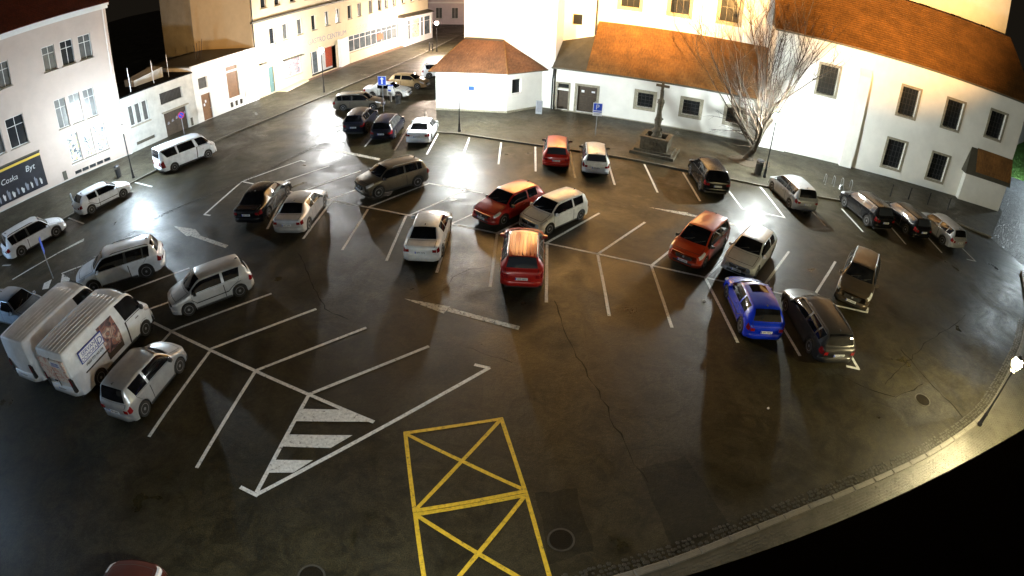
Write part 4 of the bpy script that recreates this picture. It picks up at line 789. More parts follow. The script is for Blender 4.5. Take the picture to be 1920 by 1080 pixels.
def make_car(style, col, x, y, head, label, cat="car", group="cars parked on the square", opts=(), scale=1., **kw):
    p = dict(STY[style]); p.update(kw); key = tuple(sorted(p.items()))
    if key not in BODYCACHE: BODYCACHE[key] = {'S': Shape(p)}
    C = BODYCACHE[key]; Sh = C['S']; pt_m = PAINT[col]; L, Wd, H = p['L'], p['W'], p['H']
    nm = {'bus': 'minibus', 'panel': 'panel_van'}.get(style, 'parked_car')
    root = empty(nm, (x, y, 0), R(head), label, cat, group)
    def part(name, fn, mats, parent=root, smooth=True):
        k = (name, tuple(m.name for m in (mats if isinstance(mats, list) else [mats])), fn.__name__)
        if k not in C:
            mb = MB(); fn(mb); C[k] = mb.mesh(name, mats, smooth)
        o = bpy.data.objects.new(name, C[k]); link(o, parent); return o
    if ('body', col) not in C: C[('body', col)] = Sh.body().mesh("body", pt_m, True)
    link(bpy.data.objects.new("body", C[('body', col)]), root)
    def under(mb): mb.box(-L*.455, -Wd*.39, .17, L*.455, Wd*.39, p['gc']+.38)
    part("underbody", under, M['dark_plastic'], smooth=False)
    gl = M['cglass_l'] if 'paleglass' in opts else M['cglass']
    van = style == 'panel'
    def ws(mb): Sh.top_patch(mb, 3.14, 3.90, .93, .007, 8, 12)
    part("windscreen", ws, gl)
    if not van:
        a, b = (6.10, 6.86) if style not in ('sedan', 'bus') else ((6.10, 6.88) if style == 'sedan' else (6.12, 6.8))
        def rwn(mb): Sh.top_patch(mb, a, b, .90, .007, 8, 12)
        part("rear_window", rwn, gl)
    SEG = {'hatch': [(3.30, 4.93), (5.05, 5.74)], 'small': [(3.30, 4.93), (5.05, 5.78)], 'sedan': [(3.32, 4.93), (5.05, 5.86)], 'wagon': [(3.32, 4.80), (4.90, 5.52), (5.60, 6.10)], 'suv': [(3.32, 4.88), (4.98, 5.60), (5.66, 5.98)], 'mpv': [(3.22, 4.85), (4.95, 5.55), (5.62, 6.02)], 'bus': [(3.30, 4.38), (4.50, 5.18), (5.26, 5.95)], 'panel': [(3.36, 4.45)]}[style]
    for sd in (-1, 1):
        for i, (a, b) in enumerate(SEG):
            def sw(mb, a=a, b=b, sd=sd): Sh.patch(mb, a, b, 1.08, 1.88, sd, .006, 8, 4)
            sw.__name__ = f"sw{sd}{i}"; part("side_window", sw, gl)
        for i, (a, b) in enumerate([(3.25, 4.96), (5.0, 5.78)] if style not in ('bus', 'panel') else [(3.3, 4.45)]):
            def dr(mb, a=a, b=b, sd=sd):
                Sh.patch(mb, a-.03, b+.03, .11, 1.04, sd, .002, 8, 4, 1); Sh.patch(mb, a, b, .14, 1.01, sd, .006, 10, 6, 0)
            dr.__name__ = f"dr{sd}{i}"; d = part("door", dr, [pt_m, M['dark_plastic']])
            def hd(mb, b=b, sd=sd):
                q = Sh.pt(b-.28, .80, sd); mb.box(q[0]-.10, q[1]-.02, q[2]-.018, q[0]+.10, q[1]+.035*sd if sd > 0 else q[1]-.035, q[2]+.018)
            hd.__name__ = f"hd{sd}{i}"; part("door_handle", hd, pt_m if 'darkhandle' not in opts else M['dark_plastic'], d, False)
        def hl(mb, sd=sd): Sh.patch(mb, .45, 1.75, .86, 1.9, sd, .008, 8, 5)
        hl.__name__ = f"hl{sd}"; part("headlight", hl, M['headlight'])
        tl_r = {'sedan': (7.75, 8.72, .66, .98), 'wagon': (7.3, 8.75, .70, 1.5), 'bus': (7.2, 8.7, .35, .98), 'panel': (7.6, 8.75, .10, .62)}.get(style, (7.45, 8.72, .68, 1.25))
        def tl(mb, sd=sd): Sh.patch(mb, *tl_r, sd, .010, 6, 4)
        tl.__name__ = f"tl{sd}"
        if style == 'panel':
            def tl(mb, sd=sd): yy = Sh.W2*.80*sd; mb.box(-L/2-.025, yy-.07, .62, -L/2+.2, yy+.07, 1.30)
            tl.__name__ = f"tlv{sd}"
        t_ = part("tail_light", tl, M['dark_plastic'] if style == 'panel' else M['tail'], smooth=style != 'panel')
        rlz = p['tz']*.80; rlw = .17 if style not in ('panel', 'bus') else .09; rlh = .13 if style not in ('panel', 'bus') else .34
        def tl2(mb, sd=sd):
            yy = Sh.W2*(.72 if style != 'panel' else .80)*sd
            if style == 'panel': mb.box(-L/2-.03, yy-.05, .95, -L/2-.0255, yy+.05, 1.25); return
            mb.hexa([(-L/2+.03, yy-rlw*.5*sd-.0, rlz-rlh/2), (-L/2+.03, yy+rlw*.55*sd, rlz-rlh/2), (-L/2+.03, yy+rlw*.55*sd, rlz+rlh/2), (-L/2+.03, yy-rlw*.5*sd, rlz+rlh/2)], [(-L/2-.012, yy-rlw*.5*sd, rlz-rlh/2), (-L/2+.0, yy+rlw*.5*sd, rlz-rlh/2), (-L/2+.0, yy+rlw*.5*sd, rlz+rlh/2), (-L/2-.012, yy-rlw*.5*sd, rlz+rlh/2)])
        tl2.__name__ = f"tq{sd}"; part("lens", tl2, M['tail'], t_, False)
        def mi(mb, sd=sd):
            q = Sh.pt(3.62, 1.06, sd); yb = q[1]; a, b = sorted((yb-.02*sd, yb+.06*sd)); mb.box(q[0]-.03, a, q[2]-.03, q[0]+.03, b, q[2]+.03)
            big = 1.6 if van else 1.; a, b = yb+.0*sd, yb+.19*sd; z0, z1 = q[2]-.05, q[2]+.10*big
            mb.hexa([(q[0]-.06, a, z0), (q[0]-.06, b, z0+.02), (q[0]+.07, b-.05*sd, z0+.02), (q[0]+.09, a, z0)], [(q[0]-.06, a, z1), (q[0]-.06, b, z1-.02), (q[0]+.05, b-.05*sd, z1-.02), (q[0]+.06, a, z1)])
        mi.__name__ = f"mi{sd}"; part("mirror", mi, M['dark_plastic'] if 'darkmirror' in opts else pt_m, smooth=False)
        if 'rails' in opts:
            def rr(mb, sd=sd):
                P = [Sh.pt(s, 1.97, sd)+np.array([0, -.03*sd, .055 if 0 < k < 9 else .0]) for k, s in enumerate(np.linspace(4.25, 6.0, 10))]; mb.tube(P, .022, 6)
            rr.__name__ = f"rr{sd}"; part("roof_rail", rr, M['steel'] if 'blackrails' not in opts else M['dark_plastic'])
        for ax in Sh.ax:
            wm, rm = wheel_mesh(p['wr'], .21); o = bpy.data.objects.new("wheel", wm); link(o, root); o.location = (ax, sd*(Wd/2-.115), p['wr']); o.rotation_euler = (0, random.uniform(0, 1.2), 0 if sd > 0 else math.pi)
            link(bpy.data.objects.new("rim", rm), o)
    def bump_(front):
        def f(mb):
            sg = 1 if front else -1; xe = L/2*sg; n = 12; pts = []
            for k in range(n+1):
                u = -1+2*k/n; yy = u*Wd/2*.965; xx = xe+.022*sg-sg*(.30*max(0, abs(u)-.60)**2/.16*.75)-(0 if front else 0)*sg; pts.append((xx, yy))
            zl0, zl1 = (p['gc']+.05, p['nose']*.60) if front else (p['gc']+.10, p['tz']*.60)
            prof = [(0., -.05), (.012, .0), (.012, .55), (-.004, .98), (-.05, 1.0)]
            G = []
            for xx, yy in pts:
                G.append([mb.vert((xx+sg*a-(.035*sg if a == -.05 else 0), yy, zl0+(zl1-zl0)*max(0, b))) for a, b in prof])
            for A, B in zip(G, G[1:]):
                for k in range(len(prof)-1): mb.face([A[k], A[k+1], B[k+1], B[k]])
        f.__name__ = "bf" if front else "br"; return f
    part("front_bumper", bump_(True), pt_m if 'darkbumper' not in opts else M['dark_plastic']); rb = part("rear_bumper", bump_(False), pt_m if 'darkbumper' not in opts else M['dark_plastic'])
    def grl(mb): mb.hexa([(L/2-.06, -.42, p['nose']*.64), (L/2-.06, .42, p['nose']*.64), (L/2-.06, .46, p['nose']*.84), (L/2-.06, -.46, p['nose']*.84)], [(L/2+.014, -.38, p['nose']*.64), (L/2+.014, .38, p['nose']*.64), (L/2+.006, .44, p['nose']*.83), (L/2+.006, -.44, p['nose']*.83)])
    gr_ = part("grille", grl, M['dark_plastic'], smooth=False)
    def itk(mb): mb.box(L/2-.0, -.5, p['gc']+.10, L/2+.042, .5, p['gc']+.20)
    part("air_intake", itk, M['dark_plastic'], smooth=False)
    def bdg(mb): mb.lathe([(.055, L/2+.012), (.05, L/2+.022), (.01, L/2+.024)], 12, axis='y'); mb.v = [(y_, x_, z_+p['nose']*.76) for x_, y_, z_ in mb.v]
    part("badge", bdg, M['steel'], gr_)
    pz = {'sedan': p['tz']*.72, 'wagon': p['tz']*.72, 'hatch': p['tz']*.70, 'panel': .62, 'bus': p['tz']*.72}.get(style, p['tz']*.70)
    for sg, zz in ((-1, pz), (1, p['gc']+.24)):
        def pl(mb): mb.box(-.26, -.012, -.057, .26, .0, .057)
        o = part("number_plate", pl, M['plate'], smooth=False); o.location = (sg*(L/2+(.018 if sg < 0 else .044)), 0, zz); o.rotation_euler = (0, 0, -math.pi/2*(-sg) if sg < 0 else math.pi/2)
        def bl(mb): mb.box(-.258, -.016, -.052, -.215, -.0125, .052)
        part("plate_band", bl, M['plate_blue'], o, False)
        def ch_(mb):
            xx = -.17
            for k in range(7):
                if k == 3: xx += .03
                mb.box(xx, -.016, -.034, xx+.012, -.0125, .034); mb.box(xx+.026, -.0155, -.034+.02*(k % 2), xx+.036, -.0125, .034); mb.box(xx+.012, -.0152, -.034+.028*(k % 3), xx+.026, -.0125, -.022+.028*(k % 3)); xx += .052
        part("plate_marks", ch_, M['ink'], o, False)["kind"] = "stuff"
    def bon(mb): Sh.top_patch(mb, 1.02, 3.0, .93, .0015, 8, 10, 1); Sh.top_patch(mb, 1.10, 2.96, .90, .0045, 10, 12, 0)
    part("bonnet", bon, [pt_m, M['dark_plastic']])
    if style not in ('panel',):
        def tg(mb): Sh.top_patch(mb, 7.02, 8.80, .95, .0015, 6, 10, 1); Sh.top_patch(mb, 7.06, 8.76, .92, .0045, 8, 12, 0)
        part("boot_lid", tg, [pt_m, M['dark_plastic']])
    sa, sb = Sh.s_of_x(Sh.ax[0]-Sh.ar*1.06), Sh.s_of_x(Sh.ax[1]+Sh.ar*1.06)
    for sd in (-1, 1):
        def sil(mb, sd=sd): Sh.patch(mb, sa, sb, -.0, .10, sd, .010, 10, 1)
        sil.__name__ = f"sil{sd}"; part("side_sill", sil, M['dark_plastic'])
        if style in ('suv', 'wagon', 'mpv') and len(SEG) > 1:
            def tri(mb, sd=sd): Sh.patch(mb, SEG[0][0]-.05, SEG[-1][1]+.03, 1.05, 1.92, sd, .0025, 14, 4)
            tri.__name__ = f"tri{sd}"; part("window_trim", tri, M['dark_plastic'])
    if style not in ('panel', 'bus'):
        def an(mb): q = Sh.pt(5.78, 3.0, 1); mb.hexa([(q[0]-.10, -.02, q[2]-.01), (q[0]+.06, -.012, q[2]-.01), (q[0]+.06, .012, q[2]-.01), (q[0]-.10, .02, q[2]-.01)], [(q[0]-.10, -.01, q[2]+.06), (q[0]-.06, -.004, q[2]+.05), (q[0]-.06, .004, q[2]+.05), (q[0]-.10, .01, q[2]+.06)])
        part("antenna", an, M['dark_plastic'], smooth=False)
        for yy in (-.45, .12):
            def wp(mb, yy=yy):
                P = [Sh.pt(3.16+.22*k/4, 3-abs(yy+.5*k/4)/Sh.re[1][3], 1 if yy+.5*k/4 >= 0 else -1)+np.array([.012, 0, .02]) for k in range(5)]; mb.tube(P, .009, 4)
            wp.__name__ = f"wp{yy}"; part("wiper", wp, M['dark_plastic'])
    if 'sunroof' in opts:
        def sr(mb): Sh.top_patch(mb, 4.22, 4.85, .62, .006, 4, 6)
        part("sunroof", sr, M['cglass'])
    if 'roofribs' in opts:
        for k in range(7):
            def rib(mb, k=k):
                yv = -.78+k*.26; sd = 1 if yv >= 0 else -1
                P = [Sh.pt(s, 3-abs(yv), sd)+np.array([0, 0, .002]) for s in np.linspace(4.25, 5.9, 8)]; mb.tube(P, .015, 5)
            rib.__name__ = f"rib{k}"; part("roof_rib", rib, pt_m)
    if 'mould' in opts:
        for sd in (-1, 1):
            def mo(mb, sd=sd): Sh.patch(mb, 3.1, 6.2, .40, .46, sd, .018, 12, 1)
            mo.__name__ = f"mo{sd}"; part("side_moulding", mo, M['dark_plastic'])
    return root, Sh, part
CARS = [
 ('bus', 'white', -25.06, 35.94, 56, "white minibus parked on the street below the low white annexe", (), {}, 'minibus'),
 ('hatch', 'white', -28.2, 28.95, 63.5, "white hatchback parked on the street between the minibus and a white estate", ('mould',), dict(L=4.4), None),
 ('wagon', 'white', -30.3, 23.4, 64.5, "white tall estate car at the left edge on the street", ('rails', 'blackrails'), dict(H=1.66, L=4.65, W=1.84, wr=.35), None),
 ('suv', 'white', -19.71, 19.96, -148, "large white off-roader with roof hump nose-in beside the white vans", ('rails', 'blackrails'), dict(L=4.95, H=1.74, W=1.92, wr=.39), None),
 ('small', 'pale_silver', -13.37, 18.59, -139.5, "pale silver compact hatchback with arched roof behind the silver car in front of vans", ('mould', 'darkmirror'), {}, None),
 ('sedan', 'blue_grey', -24.5, 16.0, -5, "blue-lit saloon half hidden behind the white vans at left edge", (), {}, None),
 ('small', 'silver', -13.31, 12.55, 82.5, "silver compact with red tail lights parked alongside the lettered van", ('darkmirror',), dict(L=3.85, H=1.56), None),
 ('sedan', 'black', -14.5, 27.8, 89.5, "glossy black saloon beside the silver saloon with blue-lit bumper", (), dict(L=4.9, W=1.86, H=1.5), None),
 ('sedan', 'pale_silver', -11.6, 26.5, 90.0, "pale silver saloon with blue-lit rear bumper next to black saloon", (), {}, None),
 ('suv', 'brown_grey', -7.37, 30.66, -140.6, "brownish grey crossover nose-in in the middle row left of the red hatchback", ('rails', 'darkmirror'), dict(L=4.35, H=1.62), None),
 ('wagon', 'brown_grey', -14.4, 48.99, 2.4, "long grey estate car parked broadside near the one-way sign", ('rails',), {}, None),
 ('sedan', 'cream_white', -12.7, 53.3, -6, "white saloon parked between the grey estate and the tan hatchback", (), {}, None),
 ('hatch', 'tan', -11.3, 57.2, -14, "tan hatchback parked behind the white saloon near the street", (), {}, None),
 ('mpv', 'white', -8.6, 62.3, 4, "white people carrier half hidden by the chapel roof", (), {}, None),
 ('suv', 'dark_blue_black', -12.55, 42.95, 89, "dark tall estate car at the street end of the church row", ('rails',), dict(L=4.6, H=1.62), None),
 ('wagon', 'dark_blue_black', -9.96, 41.42, 88.5, "dark estate car with silver roof rails, second in the church row", ('rails',), {}, None),
 ('sedan', 'white', -7.08, 40.46, 88.5, "white saloon beside the chapel lamp post", (), dict(L=4.4), None),
 ('sedan', 'cream_white', -4.1, 24.0, 88.5, "white saloon alone in its bay with an amber-lit roof", ('mould',), dict(L=4.5, W=1.74), None),
 ('hatch', 'deep_red', -.30, 27.6, -132, "red hatchback nose-in beside the white hatchback in the middle row", ('darkmirror',), {}, None),
 ('small', 'cream_white', 2.07, 26.72, -134.5, "white hatchback with amber-lit bonnet touching the red hatchback's flank", (), {}, None),
 ('suv', 'deep_red', .44, 22.05, 88.5, "red crossover with silver roof rails seen from behind in the middle", ('rails', 'roofribs', 'paleglass'), dict(L=4.4, H=1.60), None),
 ('wagon', 'red', 2.7, 36.6, 86, "bright red estate car in the row facing the church", ('darkmirror', 'paleglass'), {}, None),
 ('wagon', 'cream_white', 5.19, 35.6, 86, "white estate car with roof rails beside the bright red estate", ('rails', 'blackrails', 'darkmirror', 'paleglass'), dict(L=4.5), None),
 ('suv', 'black', 12.62, 33.65, 88.8, "black off-roader parked by the stone cross", (), dict(L=4.45), None),
 ('mpv', 'silver', 18.25, 32.05, 92.5, "silver people carrier with red lamps parked below the tree lamp", (), dict(tz=.98, L=4.4), None),
 ('suv', 'black', 23.48, 30.5, 96, "black off-roader at the front of the bays below the barred windows", ('paleglass',), dict(L=4.6), None),
 ('wagon', 'black', 26.55, 29.85, 95, "black estate car between the black off-roader and the silver estate", ('paleglass',), {}, None),
 ('wagon', 'silver', 29.35, 28.75, 95, "silver estate car at the far right end of the church row", (), dict(L=4.45), None),
 ('mpv', 'orange_red', 9.35, 24.15, -129, "orange-red people carrier nose-in next to the pale hatchback", ('darkmirror',), dict(L=4.25), None),
 ('hatch', 'pale_silver', 11.9, 23.45, -129, "silver hatchback with amber-lit bonnet beside the orange-red people carrier", (), {}, None),
 ('hatch', 'blue', 10.3, 18.75, 87, "bright blue hatchback with a pale reflecting roof", ('mould', 'sunroof'), dict(L=4.1, H=1.5), None),
 ('wagon', 'grey', 13.03, 17.6, 89.5, "dark grey estate car with roof rails beside the blue hatchback", ('rails', 'blackrails'), dict(L=4.77, W=1.82), None),
 ('suv', 'dark_brown', 17.35, 21.2, -128.5, "dark brown off-roader nose-on at the right end of the middle rows", ('rails',), dict(L=4.6, H=1.70), None),
 ('hatch', 'rust_red', -9.3, 3.35, 100, "orange-red car nose cut by the bottom edge of the picture", (), {}, None),
]
for st, col, x, y, hd, lab, op, kw, cat in CARS:
    make_car(st, col, x, y, hd, lab, cat or "car", "cars parked on the square" if x > -25 else "cars parked along the street", op, **kw)
# two white panel vans
make_car('panel', 'white', -19.2, 14.3, 83, "plain white panel van behind the lettered van", "van", "white vans side by side", ('roofribs', 'darkmirror', 'darkhandle'))
v2, SV, vpart = make_car('panel', 'white', -16.45, 13.95, 83, "white panel van with blue lettering and printed photographs", "van", "white vans side by side", ('roofribs', 'darkmirror', 'darkhandle'))
for o in list(COL.objects):
    pass
def pic(mb): SV.patch(mb, 4.62, 5.05, .55, 1.72, -1, .012, 6, 5)
vpart("printed_photo", pic, M['photo_print'], v2)
def pic2(mb): SV.patch(mb, 4.62, 5.06, .30, .54, -1, .012, 6, 2)
vpart("printed_photo", pic2, M['door_dark'], v2)
VY = -(SV.W2+.028)
def side(x, z): return Matrix.Translation((x, VY, z)) @ FACE_OUT
bx = MB().box(-1.95, VY+.05, 1.44, -.52, VY+.003, 1.96).build("lettering_panel", M['navy'], v2)
MB().box(-1.91, VY, 1.48, -.56, VY+.0028, 1.92).build("lettering_field", M['white_sign'], bx)
text("lettering", "SERVANI", .235, M['navy'], bx, side(-1.36, 1.71)); text("lettering", "DOMORAZ", .215, M['navy'], bx, side(-1.36, 1.51))
text("lettering", "D", .42, M['navy'], bx, side(-.72, 1.54))
MB().box(-.545-.385, VY-.003, 1.48, -.545-.355, VY-.0001, 1.92).build("divider", M['navy'], bx)
text("lettering", "Mobil 777 163 278", .14, M['ink'], v2, side(-1.25, 1.24)); MB().box(-1.95, VY, 1.02, -.45, VY+.03, 1.07).build("side_stripe", M['ink'], v2)
XR = -SV.p['L']/2
MB().box(XR-.022, -.82, 1.05, XR+.1, .82, 2.05).build("rear_print", M['photo_pale'], v2)
rp = MB().box(XR-.026, -.62, 1.72, XR-.0225, .05, 1.97).build("lettering_panel", M['white_sign'], v2)
RT = Matrix.Translation((XR-.028, -.28, 0)) @ Matrix.Rotation(-math.pi/2, 4, 'Z') @ FACE_OUT
text("lettering", "SERVANI", .12, M['navy'], rp, Matrix.Translation((0, 0, 1.85)) @ RT); text("lettering", "DOMORAZ", .11, M['navy'], rp, Matrix.Translation((0, 0, 1.75)) @ RT)
MB().box(XR-.024, -.015, .75, XR+.05, .015, 2.1).build("door_gap", M['dark_plastic'], v2)
MB().box(XR-.06, .06, 1.0, XR-.022, .26, 1.05).build("door_handle", M['dark_plastic'], v2)
# ------------------------------------------------------------------ street lamps
LAMPLAB = ["street lamp outside the left edge, next in the street row", "black street lamp on the left pavement behind the white hatchback", "black street lamp in front of the lettered shop", "black street lamp glowing at the far end of the street", "black street lamp in front of the small chapel", "black street lamp beside the bare tree", "black street lamp on the near pavement at the right edge", "street lamp under the near house, below the picture", "street lamp beyond the church corner, outside the right edge"]
def lamp(x, y, z, power, colr, label):
    base = .1
    o = empty("street_lamp", (x, y, base), 0, label, "street lamp", "street lamps around the square"); h = z-base
    mb = MB(); mb.lathe([(.13, 0), (.13, .12), (.10, .16), (.085, .55), (.10, .60), (.07, .66), (.05, 1.2), (.042, h-.5), (.04, h-.42)], 14); mb.build("post", M['iron'], o, True)
    mb = MB(); mb.lathe([(.05, h-.43), (.10, h-.40), (.12, h-.36)], 12); mb.build("collar", M['iron'], o)
    mb = MB()
    for k in range(4): a = k*math.pi/2+.4; mb.tube([(.11*math.cos(a), .11*math.sin(a), h-.37), (.242*math.cos(a), .242*math.sin(a), h), (.14*math.cos(a), .14*math.sin(a), h+.21)], .008, 4)
    mb.build("lantern_frame", M['iron'], o)
    mb = MB(); mb.lathe([(.16, h+.215), (.14, h+.26), (.06, h+.31), (.02, h+.36)], 14); mb.build("lantern_cap", M['iron'], o, True)
    r_ = .23; key = label; gm = pm("lit_lamp_globe", (1, 1, 1), .5, var=0, emit=colr, es=power/(4*math.pi*r_*r_*math.pi))
    mb = MB(); mb.lathe([(.02, h-.23), (.12, h-.20), (.20, h-.12), (.23, h), (.20, h+.12), (.12, h+.20), (.02, h+.23)], 12); mb.build("lamp_globe", gm, o, True)
    return o
for L_, lab in zip(LAMPS, LAMPLAB): lamp(*L_, lab)
for k, (pos, tgt, pw, cone) in enumerate(FLOODS):
    d = Vector(tgt)-Vector(pos); rot = d.to_track_quat('-Z', 'Y').to_euler()
    o = empty("floodlight", pos, 0, ["sodium floodlight aimed at the church tower", "sodium floodlight aimed at the church nave", "sodium floodlight aimed at the church choir", "sodium floodlight aimed at the shop house gable"][k], "floodlight", "church floodlights under the near eaves")
    mb = MB(); mb.box(-.25, -.2, .06, .25, .2, .3); hs = mb.build("housing", M['iron'], o); hs.rotation_euler = rot
    MB().tube([(0, 0, .1), (0, -.5, .45)], .03).build("bracket", M['iron'], o)
    ld = bpy.data.lights.new("flood", 'SPOT'); ld.energy = pw; ld.color = (1., .55, .18); ld.spot_size = R(cone); ld.spot_blend = 1.; ld.shadow_soft_size = .15
    lo = bpy.data.objects.new("flood", ld); link(lo, o); lo.rotation_euler = rot

# ------------------------------------------------------------------ signs, bins, posts
def post_sign(x, y, rz, h, label, face, cat="road sign"):
    o = empty("road_sign", (x, y, .0), rz, label, cat, "road signs"); MB().tube([(0, 0, 0), (0, 0, h)], .032, 8).build("post", M['steel'], o)
    face(o, h); return o
def face_p(o, h):
    b = MB().box(-.36, -.055, h-1.05, .36, -.035, h-.02).build("sign_panel", M['white_sign'], o)
    MB().box(-.32, -.060, h-.62, .32, -.0555, h-.06).build("blue_field", M['blue_sign'], b); text("lettering", "P", .56, M['white_sign'], b, Matrix.Translation((-.02, -.066, h-.53)) @ FACE_OUT)
    MB().box(-.32, -.060, h-.76, .32, -.0555, h-.68).build("blue_field", M['blue_sign'], b)
    for k in range(3): MB().box(-.26, -.059, h-.85-k*.06, .24-k*.06, -.0555, h-.83-k*.06).build("print_line", M['letter_g'], b)
post_sign(6.02, 41.96, R(-6), 2.75, "blue and white parking sign with letter P by the church", face_p)
def face_no(o, h):
    mb = MB(); mb.lathe([(.31, -.06), (.31, -.04)], 24, axis='y', c=(0, 0, h-.31)); b = mb.build("sign_disc", M['red_sign'], o)
    mb = MB(); mb.lathe([(.25, -.064), (.25, -.0605)], 24, axis='y', c=(0, 0, h-.31)); mb.build("blue_field", M['blue_sign'], b)
    mb = MB(); mb.hexa([(-.2, -.068, h-.15), (-.15, -.068, h-.10), (.2, -.068, h-.47), (.15, -.068, h-.52)], [(-.2, -.0645, h-.15), (-.15, -.0645, h-.10), (.2, -.0645, h-.47), (.15, -.0645, h-.52)]); mb.build("red_bar", M['red_sign'], b)
post_sign(-29.6, 43.0, R(45), 2.25, "round red and blue no-stopping sign behind the minibus", face_no)
def face_ow(o, h):
    b = MB().box(-.40, -.055, h-.82, .40, -.035, h).build("sign_panel", M['white_sign'], o); MB().box(-.37, -.060, h-.79, .37, -.0555, h-.03).build("blue_field", M['blue_sign'], b)
    MB().box(-.07, -.064, h-.70, .07, -.0605, h-.26).build("white_arrow", M['white_sign'], b); mb = MB(); mb.hexa([(-.2, -.064, h-.27), (.2, -.064, h-.27), (0, -.064, h-.09)], [(-.2, -.0605, h-.27), (.2, -.0605, h-.27), (0, -.0605, h-.09)]); mb.build("white_arrow", M['white_sign'], b)
post_sign(-11.74, 47.4, R(-14), 3.3, "square blue one-way sign on a tall steel post", face_ow)
def face_e(o, h):
    MB().box(-.30, -.055, h-.62, .30, -.035, h).build("sign_panel", M['blue_sign'], o); MB().box(-.26, -.06, h-.9, .26, -.04, h-.66).build("sign_panel", M['blue_sign'], o)
post_sign(-24.94, 19.56, R(133), 2.5, "blue sign seen nearly edge-on beside the white vans", face_e)
def bin_(x, y, label, s=1.):
    o = empty("litter_bin", (x, y, .1), random.uniform(0, 1), label, "litter bin", "litter bins"); o.scale = (s, s, s)
    mb = MB(); mb.lathe([(.20, .12), (.24, .8), (.25, .82)], 14); mb.build("bin_body", M['dark_plastic'], o)
    mb = MB(); mb.lathe([(.27, .98), (.22, 1.06), (.05, 1.10)], 14); mb.build("bin_hood", M['iron'], o)
    for k in range(3): a = k*2.09; MB().tube([(.23*math.cos(a), .23*math.sin(a), 0), (.23*math.cos(a), .23*math.sin(a), 1.0)], .016, 5).build("leg", M['iron'], o)
bin_(-29.93, 33.2, "dark litter bin on the left pavement beside the street lamp"); bin_(-10.9, 49.6, "dark litter bin beside the parking ticket machine", 1.15); bin_(17.2, 35.75, "dark litter bin against the lamp by the bare tree", 1.15)
tm = empty("ticket_machine", (-11.94, 51.2, .0), R(-20), "pale parking ticket machine between the white saloon and the litter bin", "ticket machine")
MB().box(-.09, -.08, 0, .09, .08, .7).build("pedestal", M['white_sign'], tm); MB().hexa([(-.2, -.15, .7), (.2, -.15, .7), (.2, .15, .7), (-.2, .15, .7)], [(-.2, -.12, 1.45), (.2, -.12, 1.45), (.2, .15, 1.55), (-.2, .15, 1.55)]).build("cabinet", M['white_sign'], tm)
MB().box(-.15, -.165, 1.05, .15, -.151, 1.2).build("screen", M['blue_sign'], tm); MB().box(-.15, -.168, .8, .15, -.151, .98).build("keypad", M['steel'], tm); MB().box(-.22, -.14, 1.551, .22, .17, 1.6).build("cap", M['blue_sign'], tm)
st_ = empty("information_stele", (1.75, 47.3, .1), R(-10), "slanted grey information panel beside the chapel", "panel")
MB().hexa([(-.28, -.06, 0), (.28, -.06, 0), (.28, .06, 0), (-.28, .06, 0)], [(-.28, .1, 1.15), (.28, .1, 1.15), (.28, .2, 1.15), (-.28, .2, 1.15)]).build("slab", M['steel'], st_)
MB().hexa([(-.22, -.052, .2), (.22, -.052, .2), (.22, -.02, .2), (-.22, -.02, .2)], [(-.22, .084, 1.1), (.22, .084, 1.1), (.22, .12, 1.1), (-.22, .12, 1.1)]).build("printed_face", M['chalk_g'], st_)
ords = ["first", "second", "third", "fourth"]
for k, (x, y) in enumerate(((28.68, 34.66), (30.6, 34.6), (32.35, 34.07), (34.34, 33.6))):
    mb = MB(); mb.lathe([(.06, 0), (.05, .08), (.038, .9), (.055, .95), (.05, 1.0), (.01, 1.04)], 10); o = mb.build("bollard", M['iron'], smooth=True); o.location = (x, y, .11); tag(o, f"{ords[k]} thin iron bollard from the tree along the barred church windows", "bollard", "iron bollards by the church")
for k, (x, y) in enumerate(((22.9, 35.7), (23.56, 35.5), (24.23, 35.3), (24.95, 35.1))):
    o = empty("bike_hoop", (x, y, .11), R(72), f"{ords[k]} bicycle hoop from the lamp by the bare tree", "bicycle stand", "bicycle hoops by the church")
    P = [(-.3, 0, 0), (-.3, 0, .55), (-.22, 0, .68), (0, 0, .72), (.22, 0, .68), (.3, 0, .55), (.3, 0, 0)]; MB().tube(P, .022, 6).build("hoop", M['steel'], o); MB().box(-.36, -.06, 0, -.25, .06, .01).build("foot_plate", M['steel'], o)
bx_ = MB().hexa([(-.14, -.1, 0), (.14, -.1, 0), (.14, .1, 0), (-.14, .1, 0)], [(-.11, -.08, .35), (.11, -.08, .35), (.11, .08, .35), (-.11, .08, .35)]).build("white_bag", M['litter']); bx_.location = (23.9, 34.8, .115); tag(bx_, "small white bag left on the ground by the bicycle hoops", "bag")
for k in range(2):
    mb = MB(); mb.lathe([(.12, 0), (.10, .1), (.075, .9), (.09, 1.1), (.02, 1.25)], 10); o = mb.build("bollard", M['iron']); o.location = (-12.7+k*.5, 79.6-k*.5, .11); tag(o, ["dark bollard left of the far street lamp", "dark bollard right beside the far street lamp"][k], "bollard", "bollards by the far lamp")
mb = MB(); mb.lathe([(.07, 0), (.06, .5), (.075, .55), (.02, .62)], 10); o = mb.build("bollard", M['steel']); o.location = (-31.9, 29.4, .115); tag(o, "short pale bollard on the pavement below the shop panel", "bollard")

